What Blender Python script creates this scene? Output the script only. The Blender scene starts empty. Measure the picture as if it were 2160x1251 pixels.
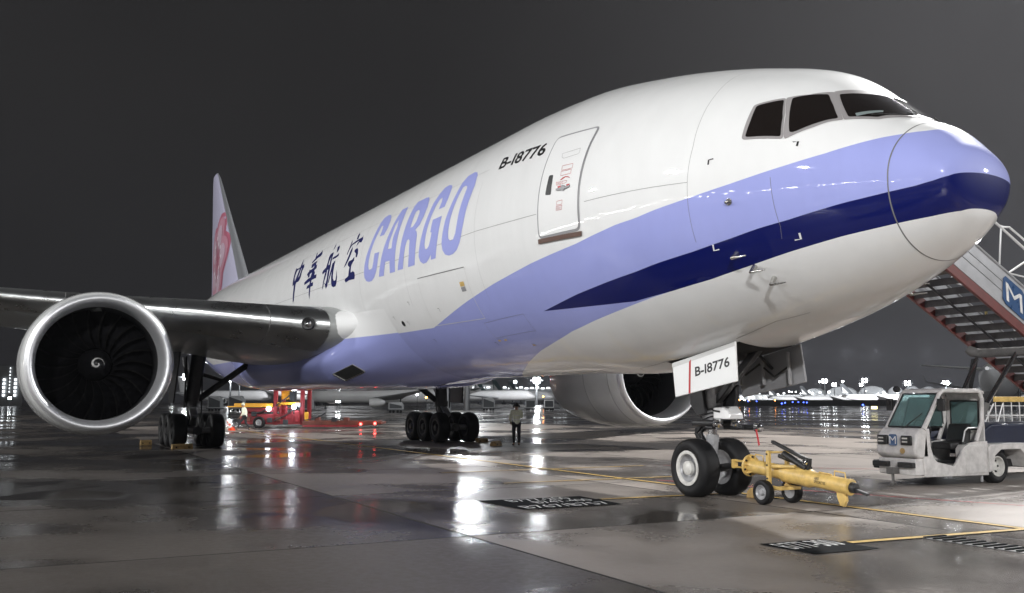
import bpy, bmesh, math, random
import numpy as np
from mathutils import Vector, Matrix
from mathutils.geometry import tessellate_polygon
random.seed(11)
SC = bpy.context.scene
COL = SC.collection
R = math.radians
PI = math.pi

# ------------------------------------------------------------------ camera
# airplane frame: s = metres aft of the nose, y = metres to starboard, z = up;  world X = -s, Y = -y
def W(s, y, z): return Vector((-s, -y, z))
CS, CY, CZ, YAW, PITCH, FPX = -8.8445, 12.0298, 1.7939, 0.480330, 0.108842, 2022.97
cam_d = bpy.data.cameras.new('camera')
cam = bpy.data.objects.new('camera', cam_d)
COL.objects.link(cam)
cam_d.sensor_width = 36.0
cam_d.sensor_fit = 'HORIZONTAL'
cam_d.lens = 36.0 * FPX / 2160.0
cam_d.clip_start = 0.1
cam_d.clip_end = 6000
cam.location = W(CS, CY, CZ)
_f = Vector((-math.cos(YAW) * math.cos(PITCH), math.sin(YAW) * math.cos(PITCH), math.sin(PITCH)))
cam.rotation_mode = 'QUATERNION'
cam.rotation_quaternion = _f.to_track_quat('-Z', 'Y')
SC.camera = cam
# ------------------------------------------------------------------ night sky
world = bpy.data.worlds.new('World')
SC.world = world
world.use_nodes = True
_n = world.node_tree.nodes
_l = world.node_tree.links
_n.clear()
_tc = _n.new('ShaderNodeTexCoord')
_sep = _n.new('ShaderNodeSeparateXYZ')
_rmp = _n.new('ShaderNodeValToRGB')
_bg = _n.new('ShaderNodeBackground')
_sky = _n.new('ShaderNodeTexSky')
_sky.sky_type = 'NISHITA'
_sky.sun_disc = False
_sky.sun_elevation = R(-8)
_bg2 = _n.new('ShaderNodeBackground')
_add = _n.new('ShaderNodeAddShader')
_out = _n.new('ShaderNodeOutputWorld')
_l.new(_tc.outputs['Generated'], _sep.inputs[0])
_l.new(_sep.outputs['Z'], _rmp.inputs[0])
_e = _rmp.color_ramp.elements
_e[0].position = 0.0
_e[0].color = (0.017, 0.017, 0.019, 1)
_e[1].position = 1.0
_e[1].color = (0.020, 0.0195, 0.020, 1)
for _p, _c in ((0.13, (0.0165, 0.0163, 0.0175)), (0.30, (0.018, 0.0175, 0.018))):
    _k = _e.new(_p)
    _k.color = _c + (1,)
_cl = _n.new('ShaderNodeTexNoise'); _cl.inputs['Scale'].default_value = 2.2; _cl.inputs['Detail'].default_value = 4; _cl.inputs['Roughness'].default_value = 0.5
_l.new(_tc.outputs['Generated'], _cl.inputs['Vector'])
_cm = _n.new('ShaderNodeMapRange'); _cm.inputs[1].default_value = 0.3; _cm.inputs[2].default_value = 0.7; _cm.inputs[3].default_value = 0.86; _cm.inputs[4].default_value = 1.14
_l.new(_cl.outputs['Fac'], _cm.inputs[0])
_cx = _n.new('ShaderNodeMix'); _cx.data_type = 'RGBA'; _cx.blend_type = 'MULTIPLY'; _cx.inputs[0].default_value = 1.0
_l.new(_rmp.outputs[0], _cx.inputs[6]); _l.new(_cm.outputs[0], _cx.inputs[7])
_dp = _n.new('ShaderNodeVectorMath'); _dp.operation = 'DOT_PRODUCT'; _dp.inputs[1].default_value = (-0.20, 0.97, 0.12)
_l.new(_tc.outputs['Generated'], _dp.inputs[0])
_dm = _n.new('ShaderNodeMapRange'); _dm.interpolation_type = 'SMOOTHSTEP'; _dm.inputs[1].default_value = 0.55; _dm.inputs[2].default_value = 1.0; _dm.inputs[3].default_value = 1.0; _dm.inputs[4].default_value = 3.4
_l.new(_dp.outputs['Value'], _dm.inputs[0])
_l.new(_dm.outputs[0], _bg.inputs[1])
_l.new(_cx.outputs[2], _bg.inputs[0])
_l.new(_sky.outputs[0], _bg2.inputs[0])
_bg2.inputs[1].default_value = 0.05
_l.new(_bg.outputs[0], _add.inputs[0])
_l.new(_bg2.outputs[0], _add.inputs[1])
_l.new(_add.outputs[0], _out.inputs[0])
# ------------------------------------------------------------------ render settings
SC.view_settings.view_transform = 'Standard'
SC.view_settings.look = 'None'
SC.view_settings.exposure = 0.0
SC.view_settings.gamma = 1.0
SC.cycles.use_denoising = True
SC.cycles.max_bounces = 8
SC.cycles.sample_clamp_indirect = 6.0
SC.cycles.use_adaptive_sampling = True
SC.cycles.adaptive_threshold = 0.025

# floodlights of the apron: (s, y, height, watts, aim s, aim y)
FLOODS = [
    (26.0, 64.0, 29.0, 27000, 20, 0),
    (-10.0, 60.0, 26.0, 28000, 2, 2),
    (68.0, 66.0, 29.0, 62000, 45, 2),
    (20.0, -43.0, 38.0, 160000, 2, 4),
    (-46.0, 34.0, 24.0, 92000, 4, -2),
    (-38.0, -58.0, 28.0, 60000, 14, -6),  # added unseen mast, brightens the far engine's inlet and fan blades
]

# ------------------------------------------------------------------ materials
MATS = {}
def mat(name, col, rough=0.5, metal=0.0, coat=0.0, emit=None, estr=0.0, bump=0.0, bscale=20.0, var=0.0, vscale=3.0, spec=0.5, trans=0.0, coatr=0.05):
    if name in MATS: return MATS[name]
    m = bpy.data.materials.new(name)
    m.use_nodes = True
    nt = m.node_tree
    b = nt.nodes['Principled BSDF']
    b.inputs['Base Color'].default_value = tuple(col) + (1,)
    b.inputs['Roughness'].default_value = rough
    b.inputs['Metallic'].default_value = metal
    b.inputs['Coat Weight'].default_value = coat
    b.inputs['Coat Roughness'].default_value = coatr
    b.inputs['Specular IOR Level'].default_value = spec
    b.inputs['Transmission Weight'].default_value = trans
    if emit is not None:
        b.inputs['Emission Color'].default_value = tuple(emit) + (1,)
        b.inputs['Emission Strength'].default_value = estr
    if bump or var:
        tc = nt.nodes.new('ShaderNodeTexCoord')
    if var:
        nz = nt.nodes.new('ShaderNodeTexNoise')
        nz.inputs['Scale'].default_value = vscale
        nz.inputs['Detail'].default_value = 6
        nz.inputs['Roughness'].default_value = 0.65
        nt.links.new(tc.outputs['Object'], nz.inputs['Vector'])
        mr = nt.nodes.new('ShaderNodeMapRange')
        mr.inputs[1].default_value = 0.3
        mr.inputs[2].default_value = 0.7
        mr.inputs[3].default_value = 1.0 - var
        mr.inputs[4].default_value = 1.0 + var * 0.4
        nt.links.new(nz.outputs['Fac'], mr.inputs[0])
        mx = nt.nodes.new('ShaderNodeMix')
        mx.data_type = 'RGBA'
        mx.blend_type = 'MULTIPLY'
        mx.inputs[0].default_value = 1.0
        mx.inputs[6].default_value = tuple(col) + (1,)
        nt.links.new(mr.outputs[0], mx.inputs[7])
        nt.links.new(mx.outputs[2], b.inputs['Base Color'])
        mr2 = nt.nodes.new('ShaderNodeMapRange')
        mr2.inputs[3].default_value = max(0.02, rough - 0.12)
        mr2.inputs[4].default_value = min(1.0, rough + 0.12)
        nt.links.new(nz.outputs['Fac'], mr2.inputs[0])
        nt.links.new(mr2.outputs[0], b.inputs['Roughness'])
    if bump:
        nb = nt.nodes.new('ShaderNodeTexNoise')
        nb.inputs['Scale'].default_value = bscale
        nb.inputs['Detail'].default_value = 4
        nt.links.new(tc.outputs['Object'], nb.inputs['Vector'])
        bp = nt.nodes.new('ShaderNodeBump')
        bp.inputs['Strength'].default_value = bump
        bp.inputs['Distance'].default_value = 0.02
        nt.links.new(nb.outputs['Fac'], bp.inputs['Height'])
        nt.links.new(bp.outputs[0], b.inputs['Normal'])
    MATS[name] = m
    return m

WHITE = (0.80, 0.805, 0.80)
PURPLE = (0.335, 0.37, 0.73)
NAVY = (0.0, 0.004, 0.092)
mat('tyre_rubber', (0.008, 0.008, 0.009), 0.6, spec=0.3, bump=0.1, bscale=60, var=0.3, vscale=4)
mat('white_paint', WHITE, 0.5, coat=0.8, spec=0.15)
mat('wheel_white', (0.62, 0.61, 0.58), 0.4, var=0.25, vscale=9)
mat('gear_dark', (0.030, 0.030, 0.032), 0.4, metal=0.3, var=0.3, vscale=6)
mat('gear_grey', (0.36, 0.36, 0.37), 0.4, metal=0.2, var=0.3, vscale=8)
mat('gear_black', (0.012, 0.012, 0.013), 0.5)
mat('chrome', (0.75, 0.76, 0.78), 0.08, metal=1.0)
mat('polished_lip', (0.80, 0.81, 0.83), 0.52, metal=0.85)
mat('slat_metal', (0.70, 0.72, 0.72), 0.3, metal=1.0, var=0.08, vscale=1.5)
mat('wing_grey', (0.30, 0.31, 0.305), 0.35, coat=0.2, var=0.12, vscale=0.8)
mat('nacelle_white', (0.66, 0.67, 0.665), 0.22, coat=0.5, var=0.05, vscale=1)
mat('inlet_grey', (0.30, 0.31, 0.33), 0.3, metal=0.5)
mat('fan_black', (0.004, 0.004, 0.005), 0.45)
mat('fan_edge', (0.14, 0.135, 0.13), 0.4, metal=1.0)
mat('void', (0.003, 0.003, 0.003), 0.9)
mat('navy', NAVY, 0.5, coat=0.6, spec=0.15)
mat('purple', PURPLE, 0.5, coat=0.6, spec=0.15)
mat('black_paint', (0.006, 0.006, 0.007), 0.4)
mat('red_paint', (0.42, 0.02, 0.025), 0.4)
mat('seam_grey', (0.16, 0.16, 0.16), 0.5)
mat('shield_grey', (0.20, 0.24, 0.24), 0.5)
mat('seam_light', (0.55, 0.55, 0.54), 0.5)
mat('door_frame', (0.26, 0.26, 0.27), 0.45)
mat('duct_shade', (0.03, 0.03, 0.033), 0.5)  # near-black stands in for the deep shadow inside the inlet
mat('window_frame', (0.30, 0.285, 0.285), 0.45)
mat('cockpit_glass', (0.009, 0.0065, 0.0055), 0.04, coat=1.0)
mat('sill_brown', (0.11, 0.06, 0.045), 0.5)
mat('probe_metal', (0.55, 0.54, 0.52), 0.25, metal=1.0)
mat('lamp_glass', (0.9, 0.9, 0.9), 0.05, emit=(0.95, 0.97, 1.0), estr=3.0)
mat('flood_lamp', (1, 1, 1), 0.3, emit=(0.94, 0.97, 1.0), estr=900.0)
mat('far_lamp', (1, 1, 1), 0.3, emit=(0.93, 0.97, 1.0), estr=45.0)
mat('pole_grey', (0.22, 0.23, 0.24), 0.5, metal=0.4)
mat('tow_yellow', (0.66, 0.45, 0.14), 0.42, var=0.35, vscale=7, bump=0.05, bscale=40)
mat('chock_wood', (0.50, 0.33, 0.13), 0.7, var=0.4, vscale=10, bump=0.2, bscale=30)
mat('truck_white', (0.60, 0.58, 0.565), 0.4, var=0.3, vscale=5)
mat('truck_blue', (0.006, 0.011, 0.035), 0.35, var=0.2, vscale=3)
mat('stair_silver', (0.38, 0.385, 0.40), 0.35, metal=0.35, var=0.12, vscale=3)
mat('stair_red', (0.135, 0.022, 0.018), 0.45, var=0.3, vscale=5)
mat('stair_under', (0.15, 0.145, 0.14), 0.8, spec=0.2, var=0.35, vscale=4)
mat('logo_blue', (0.02, 0.075, 0.20), 0.3, coat=0.3, var=0.2, vscale=6)
mat('truck_glass', (0.30, 0.46, 0.45), 0.04, trans=0.75, spec=0.6)
mat('black_plastic', (0.012, 0.012, 0.012), 0.45)
mat('rail_white', (0.72, 0.72, 0.72), 0.3, metal=0.2)
mat('loader_red', (0.27, 0.02, 0.028), 0.5, var=0.3, vscale=3)
mat('loader_yellow', (0.75, 0.38, 0.03), 0.45, var=0.2, vscale=3)
mat('loader_deck', (0.16, 0.045, 0.03), 0.5, var=0.4, vscale=2)
mat('vest', (0.86, 0.88, 0.70), 0.7, var=0.2, vscale=8)
mat('reflective', (0.85, 0.85, 0.82), 0.4)
mat('trousers', (0.025, 0.025, 0.03), 0.8)
mat('skin', (0.45, 0.28, 0.2), 0.55)
mat('hair', (0.012, 0.01, 0.01), 0.6)
mat('cone_orange', (0.80, 0.08, 0.015), 0.5)
mat('line_yellow', (0.70, 0.47, 0.14), 0.35, var=0.35, vscale=6)
mat('line_black', (0.010, 0.010, 0.010), 0.9, spec=0.05)
mat('box_black', (0.012, 0.013, 0.014), 0.85, spec=0.05, var=0.5, vscale=4)
mat('mark_white', (0.75, 0.75, 0.74), 0.4, var=0.25, vscale=12)
mat('line_red', (0.55, 0.06, 0.07), 0.4, var=0.4, vscale=5)
mat('far_white', (0.62, 0.62, 0.62), 0.35)
mat('far_grey', (0.33, 0.34, 0.35), 0.5)
mat('far_dark', (0.03, 0.035, 0.04), 0.6)
mat('tail_green', (0.012, 0.045, 0.045), 0.4)
mat('tail_yellow', (0.70, 0.50, 0.06), 0.4)
mat('tail_blue', (0.02, 0.06, 0.28), 0.4)
mat('roof_white', (0.75, 0.76, 0.76), 0.45)
mat('window_lit', (0.9, 0.9, 0.9), 0.4, emit=(0.9, 0.96, 1.0), estr=4.0)
mat('bulb_red', (0.8, 0.1, 0.1), 0.4, emit=(1.0, 0.06, 0.05), estr=14.0)
mat('bulb_blue', (0.1, 0.2, 0.9), 0.4, emit=(0.06, 0.12, 1.0), estr=9.0)
mat('bulb_white', (0.9, 0.9, 0.9), 0.4, emit=(0.93, 0.97, 1.0), estr=60.0)
mat('bulb_orange', (0.9, 0.4, 0.1), 0.4, emit=(1.0, 0.35, 0.06), estr=30.0)
mat('sign_lit', (0.9, 0.85, 0.4), 0.4, emit=(1.0, 0.88, 0.42), estr=3.0)

# ------------------------------------------------------------------ mesh helpers
def basis(ax):
    ax = Vector(ax).normalized()
    u = ax.cross(Vector((0, 0, 1)))
    if u.length < 1e-3: u = ax.cross(Vector((1, 0, 0)))
    u.normalize()
    return ax, u, ax.cross(u)
class MB:
    def __init__(self): self.v = []; self.f = []; self.m = []
    def face(self, idx): self.f.append(tuple(idx))
    def quad(self, *p):
        b = len(self.v); self.v += [Vector(q) for q in p]; self.f.append(tuple(range(b, b + len(p)))); return self
    def box(self, c, size, rot=None):
        b = len(self.v); c = Vector(c)
        for i in (-1, 1):
            for j in (-1, 1):
                for k in (-1, 1):
                    d = Vector((i * size[0] / 2, j * size[1] / 2, k * size[2] / 2))
                    if rot is not None: d = rot @ d
                    self.v.append(c + d)
        for q in ((0, 1, 3, 2), (4, 6, 7, 5), (0, 4, 5, 1), (2, 3, 7, 6), (0, 2, 6, 4), (1, 5, 7, 3)):
            self.f.append(tuple(b + x for x in q))
        return self
    def bar(self, p, q, w, h, up=(0, 0, 1)):
        p = Vector(p); q = Vector(q); ax = (q - p).normalized(); side = ax.cross(Vector(up))
        if side.length < 1e-3: side = ax.cross(Vector((1, 0, 0)))
        side.normalize(); u = side.cross(ax)
        m = Matrix((ax, side, u)).transposed()
        return self.box((p + q) / 2, ((q - p).length, w, h), m)
    def ring(self, c, u, w, r, n, ph=0.0):
        b = len(self.v)
        for i in range(n):
            a = 2 * PI * i / n + ph
            self.v.append(Vector(c) + u * (r * math.cos(a)) + w * (r * math.sin(a)))
        return b
    def tube(self, pts, rads, n=12, cap=True):
        pts = [Vector(p) for p in pts]
        if not isinstance(rads, (list, tuple)): rads = [rads] * len(pts)
        prev = None; u = None
        for i, p in enumerate(pts):
            t = (pts[min(i + 1, len(pts) - 1)] - pts[max(i - 1, 0)]).normalized()
            if u is None: _, u, w = basis(t)
            else:
                u = (u - t * u.dot(t)).normalized(); w = t.cross(u)
            b = self.ring(p, u, w, rads[i], n)
            if prev is not None:
                for k in range(n): self.f.append((prev + k, prev + (k + 1) % n, b + (k + 1) % n, b + k))
            elif cap: self.f.append(tuple(reversed(range(b, b + n))))
            prev = b
        if cap: self.f.append(tuple(range(prev, prev + n)))
        return self
    def lathe(self, o, ax, prof, n=32, closed=False):
        ax, u, w = basis(ax); o = Vector(o); rings = []
        for r, t in prof: rings.append(self.ring(o + ax * t, u, w, max(r, 1e-4), n))
        m = len(rings)
        for i in range(m if closed else m - 1):
            a, b = rings[i], rings[(i + 1) % m]
            for k in range(n): self.f.append((a + k, a + (k + 1) % n, b + (k + 1) % n, b + k))
        return self
    def loft(self, rings, cap=True, closed=True):
        b0 = []
        for r in rings:
            b0.append(len(self.v)); self.v += [Vector(p) for p in r]
        n = len(rings[0])
        for a, b in zip(b0, b0[1:]):
            for k in range(n if closed else n - 1): self.f.append((a + k, a + (k + 1) % n, b + (k + 1) % n, b + k))
        if cap:
            self.f.append(tuple(reversed(range(b0[0], b0[0] + n)))); self.f.append(tuple(range(b0[-1], b0[-1] + n)))
        return self
    def prism(self, poly, off):
        off = Vector(off); n = len(poly); b = len(self.v)
        self.v += [Vector(p) for p in poly] + [Vector(p) + off for p in poly]
        self.f.append(tuple(reversed(range(b, b + n)))); self.f.append(tuple(range(b + n, b + 2 * n)))
        for k in range(n): self.f.append((b + k, b + (k + 1) % n, b + n + (k + 1) % n, b + n + k))
        return self
    def mesh(self, name, smooth=True, ang=35):
        me = bpy.data.meshes.new(name)
        me.from_pydata([tuple(p) for p in self.v], [], self.f)
        bm = bmesh.new(); bm.from_mesh(me)
        bmesh.ops.recalc_face_normals(bm, faces=bm.faces); bm.to_mesh(me); bm.free()
        if smooth:
            me.shade_smooth(); me.set_sharp_from_angle(angle=R(ang))
        return me
    def build(self, name, m, parent=None, smooth=True, bevel=0.0, ang=35):
        return link(name, self.mesh(name, smooth, ang), m, parent, bevel)
def link(name, me, m, parent=None, bevel=0.0):
    o = bpy.data.objects.new(name, me)
    COL.objects.link(o)
    if m is not None and not me.materials: me.materials.append(MATS[m] if isinstance(m, str) else m)
    if parent is not None: setparent(o, parent)
    if bevel:
        b = o.modifiers.new('bevel', 'BEVEL'); b.width = bevel; b.segments = 2; b.limit_method = 'ANGLE'; b.angle_limit = R(40)
    return o
WORLDM = {}
def setparent(o, p):
    o.parent = p
    o.matrix_parent_inverse = WORLDM[p.name].inverted() if p.name in WORLDM else Matrix()
def thing(name, label, cat, loc=(0, 0, 0), group=None, kind=None, rot=0.0, local=False):
    o = bpy.data.objects.new(name, None)
    COL.objects.link(o)
    o.empty_display_size = 0.3
    o.location = loc; o.rotation_euler = (0, 0, rot)
    tag(o, label, cat, group, kind)
    if not local: WORLDM[o.name] = Matrix.Translation(Vector(loc))
    return o
def tag(o, label=None, cat=None, group=None, kind=None):
    if label: o['label'] = label
    if cat: o['category'] = cat
    if group: o['group'] = group
    if kind: o['kind'] = kind
    return o
def copy_tree(root, loc, rot, label=None, mats=None):
    r = root.copy(); COL.objects.link(r); r.location = loc; r.rotation_euler = (0, 0, rot)
    if label: r['label'] = label
    for ch in root.children:
        c = ch.copy(); COL.objects.link(c); c.parent = r
        if mats and ch.name.split('.')[0] in mats:
            c.data = ch.data.copy(); c.data.materials.clear(); c.data.materials.append(MATS[mats[ch.name.split('.')[0]]])
        for g in ch.children:
            d = g.copy(); COL.objects.link(d); d.parent = c
            if mats and g.name.split('.')[0] in mats:
                d.data = g.data.copy(); d.data.materials.clear(); d.data.materials.append(MATS[mats[g.name.split('.')[0]]])
    return r
def text_polys(txt, bold=False):
    """triangles of a line of text, normalised so that its box is 0..1 by 0..1; returns (verts2d, faces, aspect)"""
    cu = bpy.data.curves.new('lettering', 'FONT'); cu.body = txt; cu.resolution_u = 3
    if bold: cu.offset = 0.022
    ob = bpy.data.objects.new('lettering', cu); COL.objects.link(ob)
    bpy.context.view_layer.update()
    me = bpy.data.meshes.new_from_object(ob.evaluated_get(bpy.context.evaluated_depsgraph_get()))
    vs = [(v.co.x, v.co.y) for v in me.vertices]; fs = [tuple(p.vertices) for p in me.polygons]
    bpy.data.objects.remove(ob); bpy.data.curves.remove(cu); bpy.data.meshes.remove(me)
    x0 = min(v[0] for v in vs); x1 = max(v[0] for v in vs); y0 = min(v[1] for v in vs); y1 = max(v[1] for v in vs)
    return [((x - x0) / (x1 - x0), (y - y0) / (y1 - y0)) for x, y in vs], fs, (x1 - x0) / (y1 - y0)
def flat_text(name, txt, o, ux, uy, m, parent, bold=False):
    """lettering in the plane o + x*ux + y*uy (ux = whole width, uy = letter height)"""
    vs, fs, _ = text_polys(txt, bold)
    mb = MB(); o = Vector(o); ux = Vector(ux); uy = Vector(uy)
    mb.v = [o + ux * x + uy * y for x, y in vs]; mb.f = list(fs)
    me = bpy.data.meshes.new(name); me.from_pydata([tuple(p) for p in mb.v], [], mb.f)
    return link(name, me, m, parent)
def bgpos(px, depth):
    """ground point (s, y) seen in photo column px at a given distance ahead of the camera"""
    fx, fy = math.cos(YAW), -math.sin(YAW)
    rx, ry = -math.sin(YAW), -math.cos(YAW)
    k = (px - 1080) / FPX * depth * 0.994
    return CS + fx * depth + rx * k, CY + fy * depth + ry * k
def bgz(py, depth): return CZ + (846.6 - py) / FPX * depth
# ------------------------------------------------------------------ wet concrete apron
def wet_concrete(name, far=False):
    m = bpy.data.materials.new(name); m.use_nodes = True
    nt = m.node_tree; N = nt.nodes; L = nt.links; b = N['Principled BSDF']
    geo = N.new('ShaderNodeNewGeometry')
    def noise(scale, detail=5, rough=0.55, sx=1.0, sy=1.0, off=0.0):
        mp = N.new('ShaderNodeMapping'); mp.inputs['Scale'].default_value = (sx, sy, 1.0); mp.inputs['Location'].default_value = (off, off * 0.7, 0)
        L.new(geo.outputs['Position'], mp.inputs[0])
        n = N.new('ShaderNodeTexNoise'); n.inputs['Scale'].default_value = scale; n.inputs['Detail'].default_value = detail; n.inputs['Roughness'].default_value = rough
        L.new(mp.outputs[0], n.inputs['Vector']); return n.outputs['Fac']
    def ramp(src, a, c, lo=0.0, hi=1.0):
        r = N.new('ShaderNodeMapRange'); r.interpolation_type = 'SMOOTHSTEP'
        r.inputs[1].default_value = a; r.inputs[2].default_value = c; r.inputs[3].default_value = lo; r.inputs[4].default_value = hi
        L.new(src, r.inputs[0]); return r.outputs[0]
    def math_(op, x, y):
        n = N.new('ShaderNodeMath'); n.operation = op
        for i, q in enumerate((x, y)):
            if isinstance(q, (int, float)): n.inputs[i].default_value = q
            else: L.new(q, n.inputs[i])
        return n.outputs[0]
    big = noise(0.10, 3, 0.5, 1.0, 1.5)
    mid = noise(0.30, 3, 0.5, 1.0, 1.0, 7.3)
    fine = noise(9.0, 5, 0.7)
    grit = noise(70.0, 3, 0.6)
    oi = N.new('ShaderNodeObjectInfo')
    sc = N.new('ShaderNodeSeparateColor'); L.new(oi.outputs['Color'], sc.inputs[0])
    slab = math_('ADD', ramp(oi.outputs['Random'], 0.0, 1.0, -0.03, 0.03), math_('MULTIPLY', math_('SUBTRACT', sc.outputs[0], 0.5), 0.2))
    mixn = math_('ADD', math_('MULTIPLY', big, 0.62), math_('MULTIPLY', mid, 0.38))
    mixn = math_('ADD', mixn, slab)
    wet = ramp(mixn, 0.42, 0.57)          # 1 = film of water
    pud = ramp(mixn, 0.545, 0.60)          # 1 = standing water
    tone = math_('MULTIPLY', ramp(mid, 0.25, 0.75, 0.78, 1.18), ramp(fine, 0.25, 0.75, 0.86, 1.10))
    tone = math_('MULTIPLY', tone, ramp(oi.outputs['Random'], 0, 1, 0.88, 1.10))
    tone = math_('MULTIPLY', tone, math_('MULTIPLY', sc.outputs[1], 2.0))
    c1 = N.new('ShaderNodeMix'); c1.data_type = 'RGBA'
    c1.inputs[6].default_value = (0.205, 0.180, 0.161, 1); c1.inputs[7].default_value = (0.066, 0.059, 0.053, 1)
    L.new(wet, c1.inputs[0])
    c2 = N.new('ShaderNodeMix'); c2.data_type = 'RGBA'; c2.blend_type = 'MULTIPLY'; c2.inputs[0].default_value = 1.0
    L.new(c1.outputs[2], c2.inputs[6]); L.new(tone, c2.inputs[7])
    L.new(c2.outputs[2], b.inputs['Base Color'])
    r1 = math_('MULTIPLY', ramp(wet, 0, 1, 0.42, 0.15), ramp(fine, 0.3, 0.7, 0.85, 1.15))
    rr = N.new('ShaderNodeMix'); rr.data_type = 'FLOAT'
    L.new(pud, rr.inputs[0]); L.new(r1, rr.inputs[2]); rr.inputs[3].default_value = 0.05
    L.new(rr.outputs[0], b.inputs['Roughness'])
    b.inputs['Specular IOR Level'].default_value = 0.5
    bs = N.new('ShaderNodeBump'); bs.inputs['Distance'].default_value = 0.012
    hh = math_('ADD', math_('MULTIPLY', fine, 0.5), math_('MULTIPLY', grit, 0.35))
    L.new(hh, bs.inputs['Height'])
    L.new(ramp(pud, 0, 1, 0.10 if far else 0.34, 0.03), bs.inputs['Strength'])
    L.new(bs.outputs[0], b.inputs['Normal'])
    MATS[name] = m
    return m
wet_concrete('wet_concrete')
wet_concrete('wet_concrete_far', True)
mat('grass_dark', (0.018, 0.022, 0.012), 0.9, bump=0.4, bscale=3)
mat('joint_sealant', (0.02, 0.019, 0.018), 0.6)

gm = MB()
gm.quad((-3000, -2500, -0.03), (2500, -2500, -0.03), (2500, 3000, -0.03), (-3000, 3000, -0.03))
ground = tag(gm.build('apron_ground', 'wet_concrete_far', smooth=False), 'wide wet concrete airport apron reaching the far terminal', 'apron', kind='structure')
ground.color = (0.5, 0.5, 0, 1)
# nearest slabs, each its own piece with a sealed joint round it
PITCH_S = 6.2
S0, Y0 = 3.05, 6.48
smesh = MB()
hw = PITCH_S / 2 - 0.012
prof = [(hw, -0.028), (hw, -0.004), (hw - 0.013, 0.0)]
rings = []
for h, z in prof:
    rings.append([Vector((x, y, z)) for x, y in ((-h, -h), (h, -h), (h, h), (-h, h))])
smesh.loft(rings)
slab_me = smesh.mesh('slab', smooth=False)
slab_me.materials.append(MATS['wet_concrete']); slab_me.materials.append(MATS['joint_sealant'])
for p_ in slab_me.polygons:
    if abs(p_.normal.z) < 0.99: p_.material_index = 1
k = 0
for i in range(-3, 10):
    for j in range(-5, 2):
        o = bpy.data.objects.new('slab', slab_me); COL.objects.link(o)
        o.parent = ground
        o.location = W(S0 + PITCH_S * (i + 0.5), Y0 + PITCH_S * (j + 0.5), 0.0)
        o.color = (0.62, 0.27, 0, 1) if j >= 0 else ((0.46, 0.58, 0, 1) if i >= 0 else (0.40, 0.80, 0, 1)) if j == -1 else (0.38, 0.86, 0, 1)
        o.location.z += random.uniform(-0.0015, 0.0015)
# painted lines: black border strip, yellow on top
def strip(name, p, q, w, m, z, parent=None):
    p = Vector(p); q = Vector(q); d = (q - p).normalized(); n = Vector((-d.y, d.x, 0)) * (w / 2)
    mb = MB(); steps = max(1, int((q - p).length / 1.5)); pts = [p.lerp(q, t / steps) for t in range(steps + 1)]
    for a, c in zip(pts, pts[1:]):
        mb.quad(a + n + Vector((0, 0, z)), a - n + Vector((0, 0, z)), c - n + Vector((0, 0, z)), c + n + Vector((0, 0, z)))
    return mb.build(name, m, parent, smooth=False)
def line(label, a, c, w=0.13):
    d = (W(*c, 0) - W(*a, 0)).normalized() * 0.05
    o = strip('painted_line', W(*a, 0) - d, W(*c, 0) + d, w * 1.75, 'line_black', 0.004)
    tag(o, label, 'ground marking', 'painted lines on the apron', 'structure')
    strip('yellow_stripe', W(*a, 0), W(*c, 0), w, 'line_yellow', 0.008, o)
line('long yellow lead-in line running under the nose wheels', (-6.0, -0.80), (60, -0.72), 0.13)
line('yellow stop bar meeting the lead-in line beside the near black marking box', (0.25, 2.44), (0.05, -0.72), 0.13)
line('yellow stop bar just aft of the nose wheels ending at the wide black box', (6.30, 2.30), (6.12, -0.70), 0.12)
line('thin yellow stop bar crossing the lead-in line behind the nose wheels', (10.22, 2.3), (10.02, -2.2), 0.10)
line('farthest yellow stop bar crossing the lead-in line', (13.7, 2.3), (13.55, -3.8), 0.10)
def mbox(label, corners, lines):
    mb = MB(); mb.quad(*[W(s, y, 0.010) for s, y in corners])
    o = tag(mb.build('marking_box', 'box_black', smooth=False), label, 'ground marking', 'black marking boxes', 'structure')
    for txt, s_base, y0, y1, h in lines:
        flat_text('lettering', txt, W(s_base, y0, 0.014), W(0, y1, 0) - W(0, y0, 0), W(h, 0, 0) - W(0, 0, 0), 'mark_white', o, False)
mbox('black painted box lettered B777-300 at the end of the near stop bar', [(0.66, 3.58), (0.62, 2.56), (-0.30, 2.50), (-0.26, 3.54)], [('B777-300', 0.10, 3.50, 2.62, 0.48)])
mbox('wide black painted box with lines of white lettering left of the nose wheels', [(7.05, 4.45), (6.95, 2.35), (5.40, 2.42), (5.42, 4.38)],
     [('B777-200', 6.55, 4.0, 2.75, 0.36), ('B747-400', 6.12, 3.7, 2.55, 0.34), ('B767/B757', 5.50, 4.25, 2.55, 0.40)])
line2 = [(11.96, -5.87), (9.62, -8.37)]
for lab, a, c in (('red safety line between the tow bar and the stair truck', (13.5, -4.4), (8.6, -9.5)), ('long thin red line behind the tow bar', (9.4, -1.2), (-3.0, -5.2)), ('second red safety line near the stair truck', (12.2, -6.6), (10.6, -6.3))):
    o = strip('red_line', W(*a, 0), W(*c, 0), 0.07, 'line_red', 0.005)
    tag(o, lab, 'ground marking', 'red lines on the apron', 'structure')
# drain grate by the near stop bar
dg = thing('drain_grate', 'dark steel drain grate in the concrete near the bottom corner', 'drain grate', W(-0.9, 1.05, 0))
mb = MB(); mb.box(W(-0.8, 1.05, 0.001), (1.9, 0.46, 0.012)); mb.build('frame', 'gear_black', dg, smooth=False)
for i in range(13):
    mb = MB(); mb.box(W(-1.68 + i * 0.147, 1.05, 0.012), (0.05, 0.40, 0.02)); mb.build('grate_bar', 'box_black', dg, smooth=False)
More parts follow.
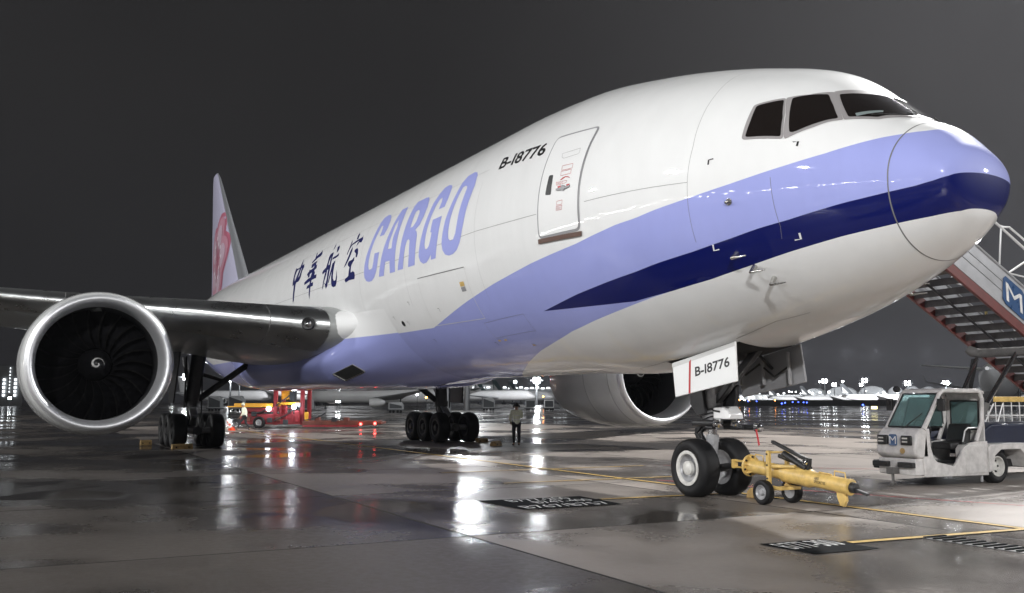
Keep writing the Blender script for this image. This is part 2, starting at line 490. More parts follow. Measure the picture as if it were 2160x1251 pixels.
# surface positions on the fuselage: (metres aft, angle from the crown)
DATA = {'U':[(0.245,5.7,0.24),(0.303,5.657,0.52),(0.541,5.614,0.86),(0.7,5.591,1.02),(0.885,5.544,1.21),(1.287,5.426,1.55),(1.766,5.327,1.84),(2.609,5.169,2.22),(3.269,5.067,2.45),(4.029,4.968,2.65),(4.467,4.899,2.72),(4.951,4.858,2.8),(6.14,4.69,2.89),(7.814,4.533,2.93),(9.67,4.319,2.85),(11.404,4.069,2.73),(12.831,3.829,2.59),(13.817,3.665,2.47),(16.374,3.678,2.48),(19.608,3.698,2.5)],'B':[(-0.144,5.061,-0.49),(-0.191,5.01,0.01),(-0.167,4.949,0.41),(-0.07,4.879,0.7),(0.244,4.796,0.93),(0.544,4.752,1.1),(1.097,4.666,1.41),(1.883,4.51,1.77),(2.323,4.442,1.93),(2.813,4.343,2.08),(3.543,4.22,2.26),(4.379,4.113,2.41),(4.87,4.037,2.46),(5.693,3.941,2.52),(6.647,3.827,2.55),(7.563,3.693,2.52),(8.132,3.62,2.47)],'C':[(-0.093,4.541,-0.45),(-0.134,4.527,-0.24),(-0.137,4.499,0.05),(-0.059,4.436,0.37),(0.201,4.377,0.67),(0.58,4.32,0.92),(1.252,4.213,1.27),(2.086,4.051,1.59),(2.739,3.916,1.77),(3.48,3.78,1.93),(4.307,3.669,2.07),(5.269,3.571,2.19),(6.04,3.577,2.3),(7.196,3.596,2.43),(8.132,3.62,2.47)],'L':[(4.307,2.2865),(4.78,2.2932),(5.274,2.307),(5.97,2.3312),(6.733,2.3588),(7.655,2.4052),(8.582,2.4803),(9.717,2.581),(10.937,2.7174),(12.363,2.9185)],'CARGO':[[[(16.458,1.0652),(16.675,1.0504),(16.972,1.063),(17.096,1.12),(17.178,1.2113),(17.29,1.3184),(17.458,1.4246),(17.547,1.5171),(17.572,1.5813),(17.533,1.6327),(17.385,1.6679),(17.175,1.6833),(16.92,1.6827),(16.705,1.6584),(16.526,1.6119),(16.439,1.5574),(16.355,1.4392),(16.756,1.4359),(16.79,1.5234),(16.855,1.5649),(17.016,1.5801),(17.154,1.5678),(17.211,1.5358),(17.189,1.4768),(17.128,1.3987),(17.022,1.3161),(16.885,1.233),(16.82,1.1709),(16.768,1.1605),(16.66,1.1715),(16.609,1.1997),(16.623,1.2791),(16.266,1.2825),(16.136,1.2215),(16.158,1.1497),(16.26,1.1039),(16.352,1.0804)]],[[(15.069,1.0706),(15.504,1.071),(15.639,1.1437),(15.751,1.2382),(15.871,1.3237),(16.029,1.4248),(16.162,1.5303),(16.324,1.6676),(15.933,1.6727),(15.787,1.5556),(15.454,1.5582),(15.447,1.6686),(15.061,1.6705),(15.039,1.5407),(15.035,1.4288),(15.018,1.3142),(15.011,1.1883)],[(15.373,1.1871),(15.496,1.2269),(15.557,1.3151),(15.636,1.3802),(15.664,1.4467),(15.371,1.4507),(15.402,1.3723),(15.373,1.3248),(15.285,1.2595)]],[[(13.593,1.078),(13.81,1.0674),(14.389,1.0689),(14.5,1.1102),(14.555,1.2111),(14.597,1.3176),(14.654,1.4191),(14.709,1.5367),(14.861,1.6673),(14.474,1.6689),(14.392,1.5687),(14.319,1.4814),(14.247,1.4392),(14.144,1.4305),(14.049,1.4489),(14.031,1.5666),(14.112,1.6699),(13.656,1.6689),(13.598,1.5856),(13.574,1.4899),(13.561,1.4281),(13.629,1.3929),(13.762,1.3721),(13.516,1.3394),(13.369,1.2731),(13.344,1.1878),(13.443,1.1152)],[(13.987,1.1758),(14.14,1.1864),(14.162,1.245),(14.174,1.3025),(14.179,1.329),(14.004,1.331),(13.836,1.2884),(13.804,1.2274),(13.842,1.1953)]],[[(12.19,1.0674),(12.422,1.0469),(12.66,1.0533),(12.818,1.1038),(12.98,1.1824),(13.056,1.2732),(13.171,1.3766),(13.262,1.4785),(13.349,1.5705),(13.366,1.6131),(13.278,1.6558),(13.086,1.6827),(12.879,1.681),(12.693,1.6549),(12.581,1.6303),(12.602,1.6714),(12.305,1.6715),(12.248,1.62),(12.16,1.5157),(12.112,1.4166),(12.086,1.3445),(12.642,1.3451),(12.665,1.4215),(12.671,1.4472),(12.585,1.4534),(12.624,1.5098),(12.708,1.5569),(12.842,1.578),(12.945,1.5673),(12.987,1.5353),(12.959,1.4674),(12.908,1.3908),(12.815,1.3061),(12.722,1.2282),(12.602,1.174),(12.507,1.1611),(12.44,1.1706),(12.392,1.2073),(12.424,1.2704),(12.069,1.2699),(12.013,1.2),(12.051,1.1303),(12.109,1.0861)]],[[(10.772,1.0594),(10.971,1.0424),(11.296,1.0502),(11.479,1.1051),(11.57,1.2027),(11.703,1.3105),(11.815,1.3989),(11.882,1.4962),(11.92,1.5771),(11.866,1.6289),(11.728,1.6677),(11.523,1.6848),(11.278,1.6834),(11.055,1.6616),(10.889,1.6178),(10.796,1.5671),(10.709,1.4844),(10.644,1.375),(10.573,1.2792),(10.53,1.1953),(10.655,1.0935)],[(11.131,1.1527),(11.259,1.16),(11.35,1.2179),(11.443,1.3178),(11.515,1.4157),(11.545,1.5052),(11.516,1.5556),(11.391,1.5779),(11.24,1.5731),(11.126,1.5346),(11.075,1.4646),(11.045,1.3591),(11.0,1.2681),(10.974,1.19),(11.016,1.1668)]]],'HAN':[[[(25.343,1.0887),(25.298,1.1899),(25.305,1.277),(25.384,1.3491),(25.516,1.3996),(25.481,1.4916),(25.487,1.6299),(25.345,1.6119),(25.274,1.4985),(25.282,1.4262),(25.152,1.3579),(25.065,1.2868),(25.055,1.2106)],[(25.597,1.2163),(25.883,1.1988),(25.863,1.254),(25.799,1.3332),(25.748,1.3912),(25.696,1.4299),(25.52,1.4223),(25.459,1.3924),(25.628,1.3304),(25.632,1.2732),(25.561,1.2374)],[(25.597,1.2163),(25.18,1.205),(24.864,1.1848),(24.709,1.2258),(24.957,1.2342),(25.305,1.224),(25.537,1.2433)],[(24.864,1.1848),(24.686,1.2316),(24.786,1.2795),(24.752,1.3549),(24.83,1.3837),(24.929,1.3982),(25.164,1.3941),(25.152,1.3579),(24.983,1.3275),(24.964,1.2721),(24.956,1.2295)],[(25.702,1.3882),(25.152,1.3579),(24.894,1.3585),(24.874,1.3866),(24.944,1.4003),(25.402,1.4037),(25.661,1.4311)]],[[(22.957,1.0963),(22.977,1.1198),(23.306,1.1468),(23.507,1.185),(23.72,1.213),(23.688,1.2379),(23.386,1.2143),(23.119,1.1893),(22.819,1.1849),(22.745,1.1603)],[(23.527,1.1012),(23.614,1.1117),(23.5,1.1758),(23.35,1.1782)],[(23.014,1.2267),(23.389,1.2373),(23.624,1.25),(23.583,1.2747),(23.567,1.2936),(23.366,1.2976),(23.235,1.2807),(23.037,1.2576)],[(22.875,1.2783),(23.167,1.3015),(23.579,1.3201),(23.815,1.3374),(23.909,1.3561),(23.806,1.3779),(23.456,1.365),(23.127,1.3474),(22.822,1.3249)],[(23.25,1.2251),(23.2,1.2911),(23.284,1.3587),(23.358,1.4081),(23.362,1.4597),(23.362,1.5617),(23.404,1.6026),(23.333,1.6596),(23.22,1.5664),(23.19,1.483),(23.106,1.4177),(23.024,1.3516),(23.0,1.2818)],[(23.72,1.3053),(23.761,1.3574),(23.699,1.4039),(23.512,1.4023),(23.521,1.3581),(23.525,1.3223)],[(23.05,1.3418),(23.113,1.3916),(23.106,1.4177),(22.924,1.4161),(22.874,1.375)],[(22.633,1.4016),(23.083,1.4057),(23.628,1.4154),(24.06,1.4432),(24.032,1.4747),(23.549,1.4616),(23.099,1.4479),(22.827,1.4453),(22.599,1.4453)],[(22.915,1.4801),(23.239,1.4812),(23.642,1.5012),(23.711,1.5332),(23.381,1.5272),(23.15,1.5225),(22.919,1.522)]],[[(21.244,1.2116),(21.532,1.2242),(21.585,1.2568),(21.545,1.3104),(21.586,1.3594),(21.576,1.4262),(21.68,1.5122),(21.802,1.6051),(21.689,1.5847),(21.554,1.5087),(21.412,1.449),(21.377,1.3764),(21.38,1.3092),(21.321,1.2604),(21.179,1.241)],[(21.194,1.2141),(21.142,1.2773),(21.076,1.3807),(21.101,1.461),(21.157,1.5311),(21.222,1.5846),(21.375,1.6073),(21.461,1.5683),(21.58,1.532),(21.398,1.5545),(21.306,1.5016),(21.289,1.4212),(21.254,1.3399),(21.306,1.2524)],[(21.114,1.346),(21.42,1.358),(21.861,1.39),(21.948,1.4116),(21.862,1.4358),(21.47,1.414),(21.057,1.3897)],[(20.795,1.1541),(20.965,1.1677),(20.873,1.2123),(20.81,1.2415),(20.676,1.2221),(20.668,1.1919)],[(21.363,1.1051),(21.412,1.1305),(21.381,1.187),(21.311,1.1634),(21.298,1.132)],[(20.475,1.2575),(20.663,1.274),(21.046,1.2817),(21.101,1.3046),(20.734,1.3044),(20.447,1.2924)],[(20.792,1.3433),(20.93,1.3539),(20.949,1.4023),(21.037,1.4795),(21.145,1.5554),(21.064,1.5504),(20.907,1.4845),(20.785,1.4251),(20.709,1.3797)],[(20.657,1.3327),(20.659,1.3655),(20.654,1.4304),(20.652,1.4941),(20.625,1.5267),(20.49,1.5551),(20.33,1.5531),(20.288,1.5157),(20.312,1.4441),(20.185,1.5274),(20.228,1.5878),(20.326,1.6153),(20.527,1.6178),(20.726,1.6016),(20.786,1.5681),(20.831,1.5033),(20.814,1.432),(20.798,1.3759),(20.804,1.3387)]],[[(18.954,1.1099),(19.023,1.1278),(18.977,1.1861),(18.816,1.1906),(18.858,1.133)],[(18.419,1.164),(18.399,1.1884),(18.728,1.1954),(18.992,1.202),(19.298,1.2194),(19.434,1.2457),(19.477,1.2806),(19.522,1.3189),(19.456,1.3299),(19.373,1.2774),(19.247,1.2344),(18.977,1.2277),(18.658,1.2156),(18.508,1.2398),(18.326,1.2532),(18.254,1.2208)],[(19.465,1.1638),(19.443,1.1992),(19.432,1.2582),(19.361,1.2453),(19.344,1.196)],[(19.098,1.2584),(19.217,1.293),(19.288,1.3534),(19.413,1.4028),(19.569,1.4583),(19.358,1.4361),(19.2,1.3964),(19.08,1.3471),(19.031,1.294)],[(18.553,1.2973),(18.78,1.306),(18.764,1.3265),(18.554,1.3557),(18.517,1.3918),(18.394,1.4011),(18.357,1.3647),(18.415,1.3235)],[(18.614,1.2179),(18.717,1.2411),(18.728,1.2728),(18.617,1.2503),(18.523,1.2349)],[(18.642,1.3824),(18.817,1.4054),(19.105,1.4083),(19.207,1.427),(19.148,1.4525),(18.974,1.4748),(19.014,1.5109),(19.026,1.5555),(19.098,1.564),(19.319,1.5746),(19.393,1.587),(19.284,1.615),(18.948,1.6031),(18.444,1.6104),(18.407,1.5788),(18.45,1.5477),(18.603,1.527),(18.816,1.5336),(18.831,1.5106),(18.829,1.4731),(18.754,1.4461),(18.609,1.422)]]],'REG':[(9.477,1.1439),(7.43,1.1741),(9.501,1.0382)],'DOORH':[(6.921,1.3621),(6.769,1.367),(6.778,1.5058),(6.981,1.4964)],'DOORSLOT':[(6.653,1.2176),(6.071,1.2074),(6.055,1.2438),(6.097,1.2527),(6.532,1.2604),(6.615,1.2504)],'PL1':[[(6.52,1.3154),(6.164,1.3172),(6.154,1.3528),(6.512,1.3515)],[(6.522,1.3566),(6.171,1.3585),(6.18,1.3908),(6.508,1.3901)],[(6.631,1.4274),(6.449,1.4313),(6.444,1.4539),(6.617,1.4496)],[(6.43,1.4308),(6.261,1.4339),(6.289,1.4507),(6.419,1.4497)],[(6.567,1.5606),(6.378,1.562),(6.394,1.5894),(6.576,1.5878)],[(6.584,1.5923),(6.391,1.5952),(6.416,1.622),(6.6,1.6174)]],'ARC':[(6.502,1.4187),(6.435,1.4064),(6.346,1.4009),(6.249,1.4064),(6.176,1.4169),(6.196,1.4207),(6.264,1.412),(6.339,1.4094),(6.41,1.4159),(6.461,1.4234)],'HANDLE':[(6.593,1.4771),(6.434,1.4743),(6.384,1.4597),(6.318,1.4666),(6.302,1.4778),(6.139,1.4751),(6.153,1.4862),(6.297,1.4923),(6.342,1.5031),(6.397,1.4937),(6.573,1.4885)],'RED2':[[(6.563,1.4591),(6.441,1.4597),(6.442,1.4738),(6.547,1.4758)],[(6.272,1.4612),(6.163,1.4618),(6.169,1.4718),(6.267,1.4726)]],'SILL':[(7.306,1.7614),(5.876,1.779),(5.904,1.8072),(7.323,1.789)],'W3':[(2.449,0.9701),(2.417,0.9525),(2.105,0.8625),(1.975,1.0533),(1.907,1.2344),(2.427,1.2621),(2.426,1.1158)],'W2':[(2.016,0.8186),(1.685,0.5957),(1.494,0.7166),(1.318,0.8579),(1.429,0.9325),(1.548,1.0269),(1.695,1.1353),(1.761,1.1712),(1.807,1.1763),(1.827,1.1477)],'W1':[(1.612,0.5214),(1.469,0.2634),(1.601,-0.1621),(1.229,-0.0644),(0.89,0.027),(0.804,0.1614),(0.96,0.5992),(1.225,0.793)],'F3':[(2.503,0.9554),(2.451,0.9338),(2.104,0.832),(1.976,0.9979),(1.873,1.2158),(1.878,1.2559),(2.448,1.2844),(2.482,1.2673),(2.493,1.0688)],'F2':[(2.102,0.8304),(1.873,0.7088),(1.681,0.516),(1.45,0.6678),(1.251,0.8546),(1.395,0.9445),(1.53,1.0614),(1.749,1.1993),(1.839,1.2498),(1.865,1.2348),(1.955,1.0168)],'F1':[(1.679,0.5145),(1.535,0.2255),(1.481,-0.3104),(0.808,0.0),(0.695,0.212),(0.935,0.6344),(1.246,0.8522),(1.45,0.6678)],'CDOOR':[(13.53,1.783),(10.852,1.8075),(10.766,1.8753),(10.728,2.0088),(10.815,2.1625),(10.862,2.2283),(13.615,2.2138),(13.689,2.2024),(13.492,1.9967)],'CDOORT':[(13.534,1.786),(10.859,1.8116),(10.856,1.823),(13.539,1.8047)],'SEAMH':[(5.092,1.6074),(3.369,1.5916),(7.31,1.6033),(9.868,1.5702)],'SEAMV':[(3.45,0.5755),(3.359,0.828),(3.311,1.0803),(3.283,1.3254),(3.333,1.5769)],'HOLES':[(15.572,2.1291),(17.498,2.3245),(17.042,2.3255)],'PROBE':[(2.812,2.1368),(2.654,2.2649),(2.496,2.3983)],'VANE':[(2.667,1.7588)],'LMARK':[[(3.127,2.0371),(3.153,2.0803),(3.055,2.0787)],[(1.782,2.0815),(1.797,2.1354),(1.886,2.1329)],[(2.967,1.4754),(2.963,1.4388),(2.885,1.4307)],[(1.726,1.2686),(1.658,1.2541),(1.661,1.3051)]]}
# ------------------------------------------------------------------ the cargo airplane
TIP, ZTIP, RAD, ZCEN = -0.19454, 4.91972, 3.10, 5.53448
KS = np.array([0, .08, .25, .55, 1.0, 1.6, 2.4, 3.4, 4.6, 6.0, 8.0, 10.5])
KT = np.array([4.9197, 5.3215, 5.528, 5.8149, 6.0642, 6.5358, 7.1784, 7.5484, 7.8885, 8.1987, 8.5186, 8.6345])
KB = np.array([4.9197, 4.4375, 4.2302, 3.9956, 3.7576, 3.5148, 3.2423, 2.9767, 2.7258, 2.5138, 2.3600, 2.4345])
KB[-2] = 2.372
KW = np.array([0.0, 0.6282, 0.8132, 1.0206, 1.2977, 1.6578, 2.0565, 2.4466, 2.7689, 2.9741, 3.0834, 3.1])
def pchip(x, y, xi):
    h = np.diff(x); d = np.diff(y) / h; m = np.zeros_like(y)
    for i in range(1, len(x) - 1):
        if d[i - 1] * d[i] > 0:
            w1 = 2 * h[i] + h[i - 1]; w2 = h[i] + 2 * h[i - 1]; m[i] = (w1 + w2) / (w1 / d[i - 1] + w2 / d[i])
    m[0] = d[0]; m[-1] = 0
    i = np.clip(np.searchsorted(x, xi) - 1, 0, len(h) - 1); t = (xi - x[i]) / h[i]
    return y[i] * (1 + 2 * t) * (1 - t) ** 2 + m[i] * h[i] * t * (1 - t) ** 2 + y[i + 1] * t * t * (3 - 2 * t) + m[i + 1] * h[i] * t * t * (t - 1)
KU = np.sqrt(KS)
def sect(s):
    u = np.sqrt(np.clip(s - TIP, 1e-7, 10.5))
    t = pchip(KU, KT, u); b = pchip(KU, KB, u); w = pchip(KU, KW, u)
    a = np.clip((s - TIP) / 8.0, 0, 1)
    zm = ZTIP + (ZCEN - ZTIP) * (1 - (1 - a) ** 2.2)
    x = np.clip((s - 43.0) / 18.8, 0, 1)
    t = t - 0.75 * x ** 2.4; b = b + 4.75 * x ** 1.55; w = w * (1 - 0.87 * x ** 1.75)
    zm = zm + (((t + b) / 2) - ZCEN) * np.clip(x * 3, 0, 1)
    return t, b, w, zm
def surf(s, phi):
    """fuselage point in airplane frame (arrays); phi from the crown, positive to starboard"""
    t, b, w, zm = sect(s); c = np.cos(phi)
    h = np.where(c > 0, t - zm, zm - b)
    return np.stack([s, w * np.sin(phi), zm + h * c], -1)
def surf_off(s, phi, off):
    s = np.asarray(s, float); phi = np.asarray(phi, float); e = 1e-3
    p = surf(s, phi)
    a = surf(s + e, phi) - surf(np.maximum(s - e, TIP + 1e-4), phi); b = surf(s, phi + e) - surf(s, phi - e)
    n = np.cross(b, a); n /= np.maximum(np.linalg.norm(n, axis=-1, keepdims=True), 1e-9)
    c = p - np.stack([s, 0 * s, sect(s)[3]], -1)
    sg = np.sign((n * c).sum(-1, keepdims=True)); sg[sg == 0] = 1
    return p + n * sg * off
def wrapmesh(name, tris2d, off, thick=0.0, step=0.14, sstep=0.25, mirror=False):
    """flat pieces given in (s, phi) laid on the fuselage skin"""
    bm = bmesh.new()
    for vs, fs in tris2d:
        bv = [bm.verts.new((s, p * RAD, 0)) for s, p in vs]
        for f in fs:
            try: bm.faces.new([bv[i] for i in f])
            except ValueError: pass
    xs = [v.co.x for v in bm.verts]; ys = [v.co.y for v in bm.verts]
    for ax, lo, hi, st in ((0, min(xs), max(xs), sstep), (1, min(ys), max(ys), step)):
        k = math.floor(lo / st) + 1
        while k * st < hi:
            co = [0, 0, 0]; no = [0, 0, 0]; co[ax] = k * st; no[ax] = 1
            bmesh.ops.bisect_plane(bm, geom=bm.verts[:] + bm.edges[:] + bm.faces[:], plane_co=co, plane_no=no, dist=1e-5)
            k += 1
    vs = list(bm.verts)
    P = surf_off([v.co.x for v in vs], [(-1 if mirror else 1) * v.co.y / RAD for v in vs], off)
    for v, p in zip(vs, P): v.co = W(*p)
    bmesh.ops.recalc_face_normals(bm, faces=bm.faces)
    c = W(10, 0, ZCEN)
    for f in bm.faces:
        m = f.calc_center_median(); ref = Vector((m.x, 0, ZCEN if m.x < -4 else 4.95))
        if f.normal.dot(m - ref) < 0: f.normal_flip()
    if thick:
        g = bmesh.ops.extrude_face_region(bm, geom=bm.faces[:])
        nv = [x for x in g['geom'] if isinstance(x, bmesh.types.BMVert)]
        for v in nv:
            ref = Vector((v.co.x, 0, ZCEN if v.co.x < -4 else 4.95)); v.co += (v.co - ref).normalized() * thick
    me = bpy.data.meshes.new(name); bm.to_mesh(me); bm.free(); me.shade_smooth(); me.set_sharp_from_angle(angle=R(40))
    return me
def poly_tris(polys):
    """outer outline with optional holes -> (verts, triangles)"""
    loops = [[Vector((s, p * RAD, 0)) for s, p in l] for l in polys]
    tr = tessellate_polygon(loops)
    flat = [q for l in polys for q in l]
    return flat, [tuple(t) for t in tr]
def skin(name, polys, m, parent, off=0.004, mirror=False, thick=0.0, step=0.14, sstep=0.25):
    return link(name, wrapmesh(name, [poly_tris(polys)], off, thick, step, sstep, mirror), m, parent)
def skin_line(name, pts, w, m, parent, off=0.003):
    """a narrow seam along (s, phi) points"""
    L = []; Rr = []
    for i, (s, p) in enumerate(pts):
        a = pts[max(i - 1, 0)]; b = pts[min(i + 1, len(pts) - 1)]
        d = Vector((b[0] - a[0], (b[1] - a[1]) * RAD)).normalized(); n = Vector((-d.y, d.x)) * (w / 2)
        L.append((s + n.x, p + n.y / RAD)); Rr.append((s - n.x, p - n.y / RAD))
    n = len(pts); vs = L + Rr; fs = [(i, i + 1, n + i + 1, n + i) for i in range(n - 1)]
    return link(name, wrapmesh(name, [(vs, fs)], off), m, parent)
def rounded(pts, r, n=4):
    """round the corners of a polygon given in (s, phi)"""
    out = []; q = [Vector((s, p * RAD)) for s, p in pts]; m = len(q)
    for i in range(m):
        a, b, c = q[i - 1], q[i], q[(i + 1) % m]
        d1 = (a - b); d2 = (c - b); rr = min(r, d1.length * 0.45, d2.length * 0.45)
        p1 = b + d1.normalized() * rr; p2 = b + d2.normalized() * rr
        for k in range(n + 1):
            t = k / n; v = p1 * (1 - t) ** 2 + b * 2 * t * (1 - t) + p2 * t * t
            out.append((v.x, v.y / RAD))
    return out
def inset(pts, d):
    """shift a polygon's outline inwards by d metres"""
    q = [Vector((s, p * RAD)) for s, p in pts]; m = len(q)
    area = sum(q[i].x * q[(i + 1) % m].y - q[(i + 1) % m].x * q[i].y for i in range(m)); sg = 1 if area > 0 else -1
    out = []
    for i in range(m):
        a, b, c = q[i - 1], q[i], q[(i + 1) % m]
        t1 = (b - a); t2 = (c - b)
        if t1.length < 1e-6 or t2.length < 1e-6: out.append((b.x, b.y / RAD)); continue
        t1.normalize(); t2.normalize()
        n1 = Vector((-t1.y, t1.x)) * sg; n2 = Vector((-t2.y, t2.x)) * sg; n = (n1 + n2)
        n = n / max(n.length_squared * 0.5, 0.3)
        v = b + n * d; out.append((v.x, v.y / RAD))
    return out

plane = thing('cargo_airplane', 'large white twin-engine cargo jet with lilac and navy nose bands, lettered CARGO', 'airplane', W(5.89, 0, 0))
# --- livery curves
def icurve(key, col): return np.array([q[0] for q in DATA[key]]), np.array([q[col] for q in DATA[key]])
def zU(s):
    x, z = icurve('U', 1); x = np.concatenate([[-0.2, 0.19], x, [44, 61]]); z = np.concatenate([[5.95, 5.76], z, [3.72, 7.2]]); return np.interp(s, x, z)
def _srt(key):
    x, z = icurve(key, 1); o = np.argsort(x); return x[o], z[o]
def zB(s):
    x = np.array([-0.2, -0.1, 0.05, 0.244, .544, 1.097, 1.883, 2.323, 2.813, 3.543, 4.379, 4.87, 5.693, 6.647, 7.563, 8.132, 9.2]); z = np.array([4.985, 4.90, 4.845, 4.796, 4.752, 4.666, 4.51, 4.442, 4.343, 4.22, 4.113, 4.037, 3.941, 3.827, 3.693, 3.62, 3.47]); return np.interp(s, x, z)
def zC(s):
    x = np.array([-0.2, -0.137, -0.059, 0.201, .58, 1.252, 2.086, 2.739, 3.48, 4.307, 5.269, 6.04, 7.196, 8.132, 9.2]); z = np.array([4.50, 4.485, 4.436, 4.377, 4.32, 4.213, 4.051, 3.916, 3.78, 3.669, 3.571, 3.577, 3.596, 3.62, 3.645]); return np.interp(s, x, z)
def phL(s):
    x, p = icurve('L', 1); return np.interp(s, np.concatenate([x, [13.6, 14.5]]), np.concatenate([p, [3.142, 3.3]]))
# --- fuselage skin
u = np.linspace(0.0, math.sqrt(10.5), 105); u[0] = 1e-3
st = np.concatenate([TIP + u ** 2, np.arange(10.7, 43, 0.45), np.linspace(43, 61.75, 44)])
NP = 144
ph = np.linspace(-PI, PI, NP, endpoint=False)
SS, PP = np.meshgrid(st, ph, indexing='ij')
PT = surf(SS.ravel(), PP.ravel())
vs = [(-p[0], -p[1], p[2]) for p in PT]
fs = []
for i in range(len(st) - 1):
    for j in range(NP):
        a = i * NP + j; b = i * NP + (j + 1) % NP
        fs.append((a, b, b + NP, a + NP))
fs.append(tuple(range(NP))); fs.append(tuple(reversed(range((len(st) - 1) * NP, len(st) * NP))))
me = bpy.data.meshes.new('fuselage'); me.from_pydata(vs, [], fs)
s_, z_, p_ = PT[:, 0], PT[:, 2], np.abs(PP.ravel())
A = {'paint_upper': zU(s_) - z_,
     'paint_navy': zB(s_) - z_, 'paint_navy_low': z_ - zC(s_),
     'paint_lower': np.where(s_ < 4.307, z_ - zC(s_), RAD * (phL(s_) - p_))}
for k_, v_ in A.items():
    at = me.attributes.new(k_, 'FLOAT', 'POINT'); at.data.foreach_set('value', v_.astype(np.float32))
bm = bmesh.new(); bm.from_mesh(me); bmesh.ops.recalc_face_normals(bm, faces=bm.faces); bm.to_mesh(me); bm.free()
me.shade_smooth()
fm = bpy.data.materials.new('fuselage_paint'); fm.use_nodes = True
nt = fm.node_tree; b = nt.nodes['Principled BSDF']
def gate(key):
    a = nt.nodes.new('ShaderNodeAttribute'); a.attribute_name = key
    g = nt.nodes.new('ShaderNodeMath'); g.operation = 'GREATER_THAN'; g.inputs[1].default_value = 0.0
    nt.links.new(a.outputs['Fac'], g.inputs[0]); return g.outputs[0]
mu = nt.nodes.new('ShaderNodeMath'); mu.operation = 'MULTIPLY'
nt.links.new(gate('paint_upper'), mu.inputs[0]); nt.links.new(gate('paint_lower'), mu.inputs[1])
m1 = nt.nodes.new('ShaderNodeMix'); m1.data_type = 'RGBA'; m1.inputs[6].default_value = WHITE + (1,); m1.inputs[7].default_value = PURPLE + (1,)
nt.links.new(mu.outputs[0], m1.inputs[0])
m2 = nt.nodes.new('ShaderNodeMix'); m2.data_type = 'RGBA'; m2.inputs[7].default_value = NAVY + (1,)
mn = nt.nodes.new('ShaderNodeMath'); mn.operation = 'MULTIPLY'; nt.links.new(gate('paint_navy'), mn.inputs[0]); nt.links.new(gate('paint_navy_low'), mn.inputs[1]); nt.links.new(mn.outputs[0], m2.inputs[0]); nt.links.new(m1.outputs[2], m2.inputs[6])
# light grime: streaks running down the skin
tc = nt.nodes.new('ShaderNodeTexCoord')
mp = nt.nodes.new('ShaderNodeMapping'); mp.inputs['Scale'].default_value = (1.6, 1.6, 0.35)
nt.links.new(tc.outputs['Object'], mp.inputs[0])
gz = nt.nodes.new('ShaderNodeTexNoise'); gz.inputs['Scale'].default_value = 1.2; gz.inputs['Detail'].default_value = 7; gz.inputs['Roughness'].default_value = 0.7
nt.links.new(mp.outputs[0], gz.inputs['Vector'])
gr = nt.nodes.new('ShaderNodeMapRange'); gr.inputs[1].default_value = 0.35; gr.inputs[2].default_value = 0.75; gr.inputs[3].default_value = 1.0; gr.inputs[4].default_value = 0.94
nt.links.new(gz.outputs['Fac'], gr.inputs[0])
m3 = nt.nodes.new('ShaderNodeMix'); m3.data_type = 'RGBA'; m3.blend_type = 'MULTIPLY'; m3.inputs[0].default_value = 1.0
nt.links.new(m2.outputs[2], m3.inputs[6]); nt.links.new(gr.outputs[0], m3.inputs[7])
nt.links.new(m3.outputs[2], b.inputs['Base Color'])
b.inputs['Roughness'].default_value = 0.5; b.inputs['Specular IOR Level'].default_value = 0.15; b.inputs['Coat Weight'].default_value = 0.9; b.inputs['Coat Roughness'].default_value = 0.04
wv = nt.nodes.new('ShaderNodeTexNoise'); wv.inputs['Scale'].default_value = 1.1; wv.inputs['Detail'].default_value = 2
nt.links.new(tc.outputs['Object'], wv.inputs['Vector'])
bp = nt.nodes.new('ShaderNodeBump'); bp.inputs['Distance'].default_value = 0.010; bp.inputs['Strength'].default_value = 1.0
nt.links.new(wv.outputs['Fac'], bp.inputs['Height'])
nt.links.new(bp.outputs[0], b.inputs['Coat Normal']); 
MATS['fuselage_paint'] = fm
fus = link('fuselage', me, 'fuselage_paint', plane)

# --- nose radome seam and skin joints (sub-parts of the fuselage)
sm = []
for i in range(0, 73):
    a = -PI + 2 * PI * i / 72
    zz = float(surf(np.array([0.56]), np.array([a]))[0, 2]); sm.append((0.5555 - 0.072 * (zz - 4.65), a))
skin_line('radome_seam', sm, 0.016, 'seam_grey', fus)
skin_line('skin_joint', [(DATA['SEAMV'][0][0] + .02, 0.3)] + DATA['SEAMV'] + [(3.36, 1.72), (3.40, 2.0)], 0.0055, 'seam_grey', fus)
skin_line('skin_joint', [(3.34, 1.592), (5.72, 1.607)], 0.009, 'seam_grey', fus)
skin_line('skin_joint', [(7.32, 1.603), (10.0, 1.575), (20, 1.575), (42, 1.575)], 0.009, 'seam_grey', fus)
skin_line('skin_joint', [(10.0, 1.10), (42, 1.10)], 0.0055, 'seam_grey', fus)
skin_line('skin_joint', [(10.1, 1.2), (10.1, 1.575), (10.1, 2.1)], 0.005, 'seam_grey', fus)
for sx in (14.4, 18.0, 36.5):
    skin_line('skin_joint', [(sx, 0.1 + 0.1 * i) for i in range(20)], 0.005, 'seam_grey', fus)
skin_line('skin_joint', [(2.0, 1.6), (2.0, 2.0), (2.05, 2.1)], 0.006, 'seam_grey', fus)
